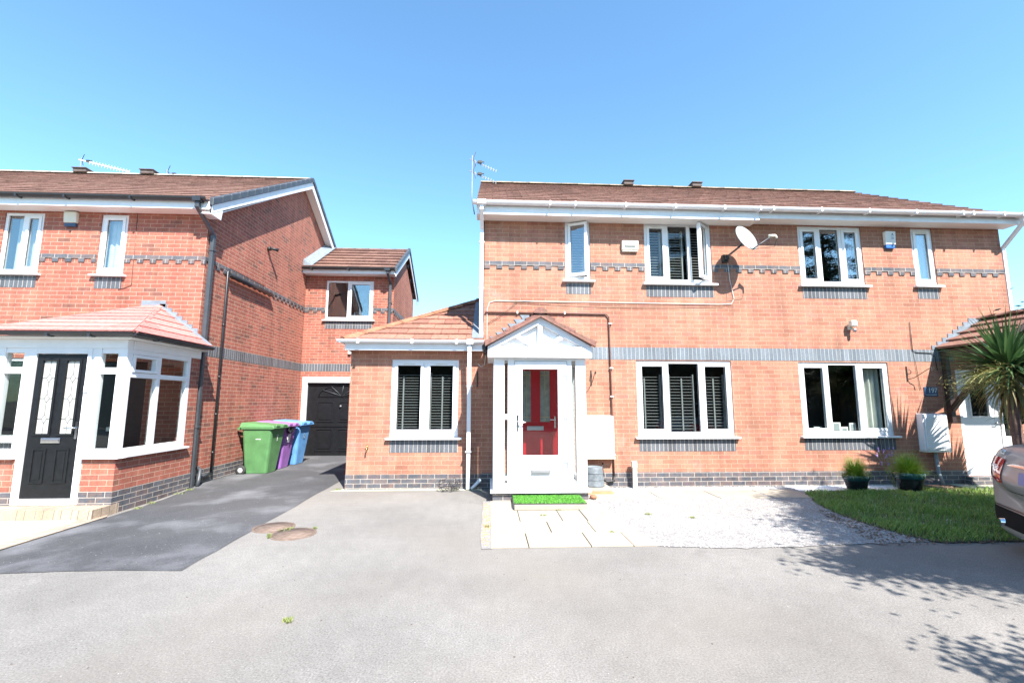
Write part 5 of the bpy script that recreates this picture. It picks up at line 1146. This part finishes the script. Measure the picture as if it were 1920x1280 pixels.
# ------------------------------------------------------------------ palms and trees
def leaf_strip(mb, base, az, el, L_, w, droop, n=6):
    p = Vector(base); d = Vector((math.cos(az)*math.cos(el), math.sin(az)*math.cos(el), math.sin(el))); sd = d.cross(Vector((0, 0, 1))); sd = sd.normalized() if sd.length > .05 else Vector((1, 0, 0))
    P_ = [p.copy()]; e = el
    for k in range(n): e -= droop/n*(.4+1.2*k/n); p = p+Vector((math.cos(az)*math.cos(e), math.sin(az)*math.cos(e), math.sin(e)))*(L_/n); P_.append(p.copy())
    i0 = len(mb.v)
    for k, q in enumerate(P_):
        t = k/n; ww = w*(.45+.9*math.sin(math.pi*min(1, t*1.1+.12)))*(1-t**3) + .0008; mb.v += [tuple(q-sd*ww), tuple(q+Vector((0, 0, -ww*.35))), tuple(q+sd*ww)]
    for k in range(n):
        a = i0+k*3; mb.f += [(a, a+1, a+4, a+3), (a+1, a+2, a+5, a+4)]; mb.sm += [True, True]
def cordyline(x, y, h, label, nl, L_, lean=(0, 0), spray=True, old=70, base=(0, 0)):
    T = thing('cabbage_palm', label, 'palm', (x, y, .01), local=True, group='cabbage palms in front of the right door')
    top = Vector((lean[0], lean[1], h)); mb = MB(); pts = [Vector((base[0]+ (top.x-base[0])*t**1.4+.015*math.sin(t*9), base[1]+(top.y-base[1])*t, h*t)) for t in [k/12 for k in range(13)]]
    mb.tube([tuple(p) for p in pts], [.075-.02*k/12+.004*(k % 2) for k in range(13)], 10); mb.build('trunk', 'trunk', T)
    mb = MB()
    for i in range(nl):
        az = random.uniform(0, 6.283); t = random.random(); el = R(85)-t**.8*R(105); leaf_strip(mb, top+Vector((0, 0, random.uniform(-.05, .12))), az, el, L_*random.uniform(.75, 1.1), .02, R(8)+t*R(35))
    mb.build('crown', 'cordy', T)
    mb = MB()
    for i in range(old): leaf_strip(mb, top+Vector((0, 0, random.uniform(-.25, 0))), random.uniform(0, 6.283), R(random.uniform(-65, -20)), L_*random.uniform(.55, .9), .014, R(45))
    mb.build('dry_leaves', 'cordy_old', T)
    if spray:
        mb = MB(); st = MB()
        for az in (R(183), R(196), R(210), R(172), R(188)):
            p = top.copy(); P_ = [p.copy()]; e = R(18)
            for k in range(8): e -= R(7); p = p+Vector((math.cos(az)*math.cos(e), math.sin(az)*math.cos(e), math.sin(e)))*.105; P_.append(p.copy())
            st.tube([tuple(q) for q in P_], .006, 5)
            for k in range(430):
                q = P_[random.randint(2, 8)]; rr = .19; v = q+Vector([random.gauss(0, .5)*rr for _ in range(3)])-Vector((0, 0, .05)); a = random.uniform(0, 6.28); l = random.uniform(.02, .075); dd = Vector((math.cos(a)*l, math.sin(a)*l, random.uniform(-.7, .5)*l)); s_ = Vector((-dd.y, dd.x, .3*l)).normalized()*.004
                mb.poly([tuple(v-s_), tuple(v+s_), tuple(v+dd+s_*.4), tuple(v+dd-s_*.4)])
        mb.build('flower_spray', 'spray', T); st.build('flower_stems', 'weed', T)
    return T
cordyline(7.98, 6.6, 1.92, 'tall spiky palm in front of the white right door, nearest the frame edge', 330, .97, base=(.02, 0))
cordyline(8.75, 6.95, 1.2, 'shorter spiky palm behind the car at the right edge', 150, .62, spray=False, old=30)

def conifer(name, label, x, y, h, r, z0, n, seed, bias=0, tilt=0):
    random.seed(seed); T = thing(name, label, 'tree', (x, y, 0), local=True, group='dark conifers behind the viewpoint')
    MB().tube([(0, 0, 0), (.05, 0, h*.5), (0, 0, h*.96)], [r*.09, r*.06, .02], 10).build('trunk', 'treebark', T)
    mb = MB(); br = MB(); nb = int(h*11)
    for i in range(nb):
        t = (i+.5)/nb; z = z0+(h-z0)*t; L_ = r*(1-t)**.5*random.uniform(.65, 1.15)+.15; az = i*2.399+random.uniform(-.4, .4); el = R(random.uniform(-12, 12))
        d = Vector((math.cos(az)*math.cos(el), math.sin(az)*math.cos(el), math.sin(el))); p0 = Vector((0, 0, z)); br.tube([tuple(p0), tuple(p0+d*L_*.6+Vector((0, 0, .05))), tuple(p0+d*L_)], [.03, .02, .006], 4, cap=False)
        m_ = int(n*L_/r/nb*2.0)
        for k in range(m_):
            s = random.random()**.6; c = p0+d*(L_*s)+Vector([random.gauss(0, 1)*(.07+.09*L_*(1-s*.5)) for _ in range(3)])*Vector((1, 1, .35)).to_tuple()[0]; c.z = p0.z+d.z*L_*s+random.gauss(0, .07)-.18*s*s*L_*.4
            l = random.uniform(.04, .1); a = az+random.uniform(-1, 1); dd = Vector((math.cos(a), math.sin(a), random.uniform(-.5, .3)))*l; s_ = Vector((-dd.y, dd.x, random.uniform(-.5, .5)*l)).normalized()*l*.3
            mb.poly([tuple(c), tuple(c+dd*.5+s_), tuple(c+dd), tuple(c+dd*.5-s_)])
    if bias:    # one long low limb reaching towards the road
        p0 = Vector((0, 0, 2.7)); q = Vector((bias, -.75, 2.75)); br.tube([tuple(p0), tuple(p0+(q-p0)*.5+Vector((0, 0, .15))), tuple(q)], [.05, .03, .008], 5)
        for k in range(1500):
            t = random.choice((.86, .93, .99, 1.0))+random.gauss(0, .02); c = p0+(q-p0)*t+Vector((random.gauss(0, .1), random.gauss(0, .3), random.gauss(0, .05))); a = random.uniform(0, 6.28); l = random.uniform(.04, .09); dd = Vector((math.cos(a), math.sin(a), random.uniform(-.4, .3)))*l; s_ = Vector((-dd.y, dd.x, 0)).normalized()*l*.3
            mb.poly([tuple(c), tuple(c+dd*.5+s_), tuple(c+dd), tuple(c+dd*.5-s_)])
    br.build('branches', 'treebark', T); mb.build('crown', 'conifer', T)
conifer('conifer', 'tall broad dark conifer to the right behind the viewpoint', 7.95, .75, 7.9, 3.4, 2.75, 130000, 3, -4.2)
conifer('conifer', 'slimmer dark conifer further right beside the road', 12.9, -.3, 8.8, 2.7, 1.6, 60000, 5)
random.seed(21)
mb = MB()
for i in range(34000):
    x = random.uniform(-26, 46); yy = -12+random.gauss(0, .35); top = 4.6+.5*math.sin(x*.7)+.35*math.sin(x*1.9+1); z = top*random.random()**.6; l = random.uniform(.12, .3); a = random.uniform(0, 6.28); dd = Vector((math.cos(a), math.sin(a)*.3, random.uniform(-.6, .6)))*l; s_ = Vector((-dd.z, 0, dd.x)).normalized()*l*.35; c = Vector((x, yy, z))
    mb.poly([tuple(c), tuple(c+dd*.5+s_), tuple(c+dd), tuple(c+dd*.5-s_)])
hd = thing('added_hedge', 'unseen dark evergreen bank added behind the viewpoint to darken window reflections', 'added_hedge', (-2, -12, 0)); mb.build('foliage', 'conifer', hd)  # unseen greenery added so the lower panes reflect something dark
mb = MB(); xs_ = [-26+72*i/96 for i in range(97)]
for i in range(96):
    t0, t1 = [4.2+.5*math.sin(x*.7)+.35*math.sin(x*1.9+1) for x in (xs_[i], xs_[i+1])]
    mb.hexa([(xs_[i], -12.3, 0), (xs_[i+1], -12.3, 0), (xs_[i+1], -11.8, 0), (xs_[i], -11.8, 0), (xs_[i], -12.2, t0), (xs_[i+1], -12.2, t1), (xs_[i+1], -11.9, t1), (xs_[i], -11.9, t0)])
mb.build('inner_branches', 'treebark', hd)
# board fence beyond the right corner
T = thing('board_fence', 'weathered board fence beyond the right corner of the house', 'fence', (12, 8.9, 0))
for i in range(20): x = 9.98+i*.155; MB().box(x, x+.148, 8.88+.01*(i % 2), 8.9+.01*(i % 2), .05, 1.75+.01*math.sin(i*5)).build('board', 'treebark', T)

# ================================================================== CAR
def car():
    a = R(-25); hx = Vector((math.cos(a), math.sin(a), 0)); T = thing('parked_car', 'taupe saloon car parked with its tail beside the lawn', 'car', (5.3, 4.9, 0), a, local=True)
    # local: +x forward, left = +y ; origin at rear left corner -> shift by half width
    def sh(y): return y-.9
    st = [(-.0, .70, .34, .62, .66), (.03, .84, .26, .66, .78), (.12, .88, .24, .72, .98), (.2, .895, .24, .74, 1.04), (.5, .9, .24, .78, 1.07), (1.0, .905, .22, .8, 1.06), (2.3, .91, .2, .8, .98), (3.3, .91, .2, .78, .96), (4.2, .88, .22, .72, .86), (4.55, .82, .26, .64, .72), (4.68, .66, .34, .56, .6)]
    mb = MB(); N = 16
    for x, w, z0, zm, z1 in st:
        z0 -= .09
        half = [(0, z0), (w*.75, z0), (w*.93, z0+.05), (w*.99, z0+(zm-z0)*.45), (w, zm-.04), (w*.97, zm+(z1-zm)*.45), (w*.88, z1-.03), (w*.7, z1), (0, z1+.015)]
        ring = half+[(-a_, b_) for a_, b_ in half[-2:0:-1]]; mb.v += [(x+ (.0 if abs(yy) < w*.6 else (abs(yy)/w-.6)*.32*max(0, 1-x/.35)), sh(yy), z) for yy, z in ring]
    for k in range(len(st)-1):
        for j in range(N): p, q = k*N+j, k*N+(j+1) % N; mb.f.append((p, q, q+N, p+N)); mb.sm.append(True)
    mb.f.append(tuple(reversed(range(N)))); mb.sm.append(True); e = (len(st)-1)*N; mb.f.append(tuple(range(e, e+N))); mb.sm.append(True)
    body = mb.build('body', 'carpaint', T, sub=2)
    # cabin
    mb = MB(); cb = [(.75, .80, 1.04), (1.35, .66, 1.38), (1.9, .62, 1.45), (2.5, .63, 1.43), (3.35, .8, .97)]
    def loft(mb, sec, zb):
        n = 0
        for x, w, z in sec: mb.v += [(x, sh(-.82), zb), (x, sh(-w), z-.02), (x, sh(-w*.8), z), (x, sh(w*.8), z), (x, sh(w), z-.02), (x, sh(.82), zb)]
        for k in range(len(sec)-1):
            for j in range(5): p = k*6+j; mb.f.append((p, p+1, p+7, p+6)); mb.sm.append(True)
    loft(mb, cb, .95); mb.build('windows', 'carglass', T)
    mb = MB(); rf = [(1.3, .67, 1.375), (1.6, .65, 1.43), (1.9, .63, 1.462), (2.5, .64, 1.44), (2.65, .66, 1.395)]
    for x, w, z in rf: mb.v += [(x, sh(-w-.01), z-.03), (x, sh(-w*.8), z+.008), (x, sh(w*.8), z+.008), (x, sh(w+.01), z-.03)]
    for k in range(4):
        for j in range(3): p = k*4+j; mb.f.append((p, p+1, p+5, p+4)); mb.sm.append(True)
    mb.build('roof', 'carpaint', T)
    for s in (-1, 1):
        MB().hexa([(.75, sh(s*.81), 1.03), (.9, sh(s*.81), 1.03), (.9, sh(s*.83), 1.03), (.75, sh(s*.83), 1.03), (1.33, sh(s*.66), 1.38), (1.45, sh(s*.66), 1.39), (1.45, sh(s*.69), 1.39), (1.33, sh(s*.69), 1.38)]).build('pillar', 'carpaint', T)
        for x in (.95, 3.75):
            w_ = MB().lathe([(.2, -.1), (.31, -.1), (.32, -.06), (.32, .06), (.31, .1), (.2, .1)], (x, sh(s*.8), .32), 28, 'y').build('wheel', 'rubber', T); MB().lathe([(.03, -.09), (.205, -.08), (.205, .08), (.03, .09)], (x, sh(s*.82), .32), 20, 'y').build('rim', 'steel', w_)
        MB().lathe([(.33, -.01), (.37, -.01), (.37, .012), (.33, .012)], (.95, sh(s*.905), .33), 28, 'y', close=False).build('arch', 'cardark', T)
    # rear details are laid on the finished body surface
    from mathutils.bvhtree import BVHTree
    bpy.context.view_layer.update(); dg = bpy.context.evaluated_depsgraph_get(); bv = BVHTree.FromObject(body, dg)
    def hit(sd, th, z, off):    # ray from inside towards the rear corner; th 0 = straight back, 90 = sideways
        o_ = Vector((.6, sh(sd*.35), z)); d = Vector((-math.cos(th), sd*math.sin(th), 0)); q = bv.ray_cast(o_, d)[0]
        return tuple((q if q else o_+d*.5)+d*off)
    def band(mb, sd, t0, t1, zl, zh, n=8, m_=3, off=.006):
        i0 = len(mb.v)
        for i in range(n+1):
            t = i/n; th = R(t0+(t1-t0)*t); a0, a1 = zl(t), zh(t)
            for j in range(m_+1): mb.v.append(hit(sd, th, a0+(a1-a0)*j/m_, off if 0 < j < m_ and 0 < i < n else off*.75))
        for i in range(n):
            for j in range(m_): p = i0+i*(m_+1)+j; mb.f.append((p, p+1, p+m_+2, p+m_+1)); mb.sm.append(True)
    for s_ in (-1, 1):
        L_ = MB(); band(L_, s_, 8, 76, lambda t: .665+.05*t, lambda t: .925-.03*t-.1*max(0, .25-t), 12, 5, .012); t_ = L_.build('tail_light', 'tail', T)
        q = MB(); band(q, s_, 14, 66, lambda t: .80+.02*t, lambda t: .825+.02*t, 10, 2, .017); band(q, s_, 20, 30, lambda t: .72, lambda t: .84, 3, 3, .017); q.build('reverse_light', 'tailclear', t_)
        MB().tube([(.03, sh(s_*.52), .275), (.25, sh(s_*.52), .275)], .036, 14).build('exhaust', 'chrome', T)
    mb = MB(); bi = MB(); pl = MB()
    for s_ in (-1, 1):
        band(mb, s_, -45, 3, lambda t: .85, lambda t: .875, 8, 2, .012); band(bi, s_, -45, 62, lambda t: .25, lambda t: .405, 16, 3, .014); band(pl, s_, -45, 62, lambda t: .415, lambda t: .428, 16, 1, .01)
    sg = MB(); band(sg, 1, -45, 10, lambda t: .602, lambda t: .61, 8, 1, .011); band(sg, 1, 9.4, 10, lambda t: .605, lambda t: 1.0, 1, 8, .009); sg.build('boot_shut_line', 'cardark', T)
    mb.build('chrome_strip', 'chrome', T); bi.build('bumper_insert', 'bumperblack', T); pl.build('bumper_crease', 'cardark', T)
    mb = MB(); band(mb, 1, -50, -22, lambda t: .7, lambda t: .81, 6, 2, .008); mb.build('number_plate_reflection', 'platereflect', T)
    h0 = hit(1, R(12), .965, .012); h1 = hit(1, R(14), .99, .012)
    q = text_mesh('badge', 'E220', .07, 'chrome', T, hit(1, R(22), .968, .012), (R(78), 0, R(-90-14)), .003)
    return T
car()

for o in S.objects:
    if 'world' in o: del o['world']
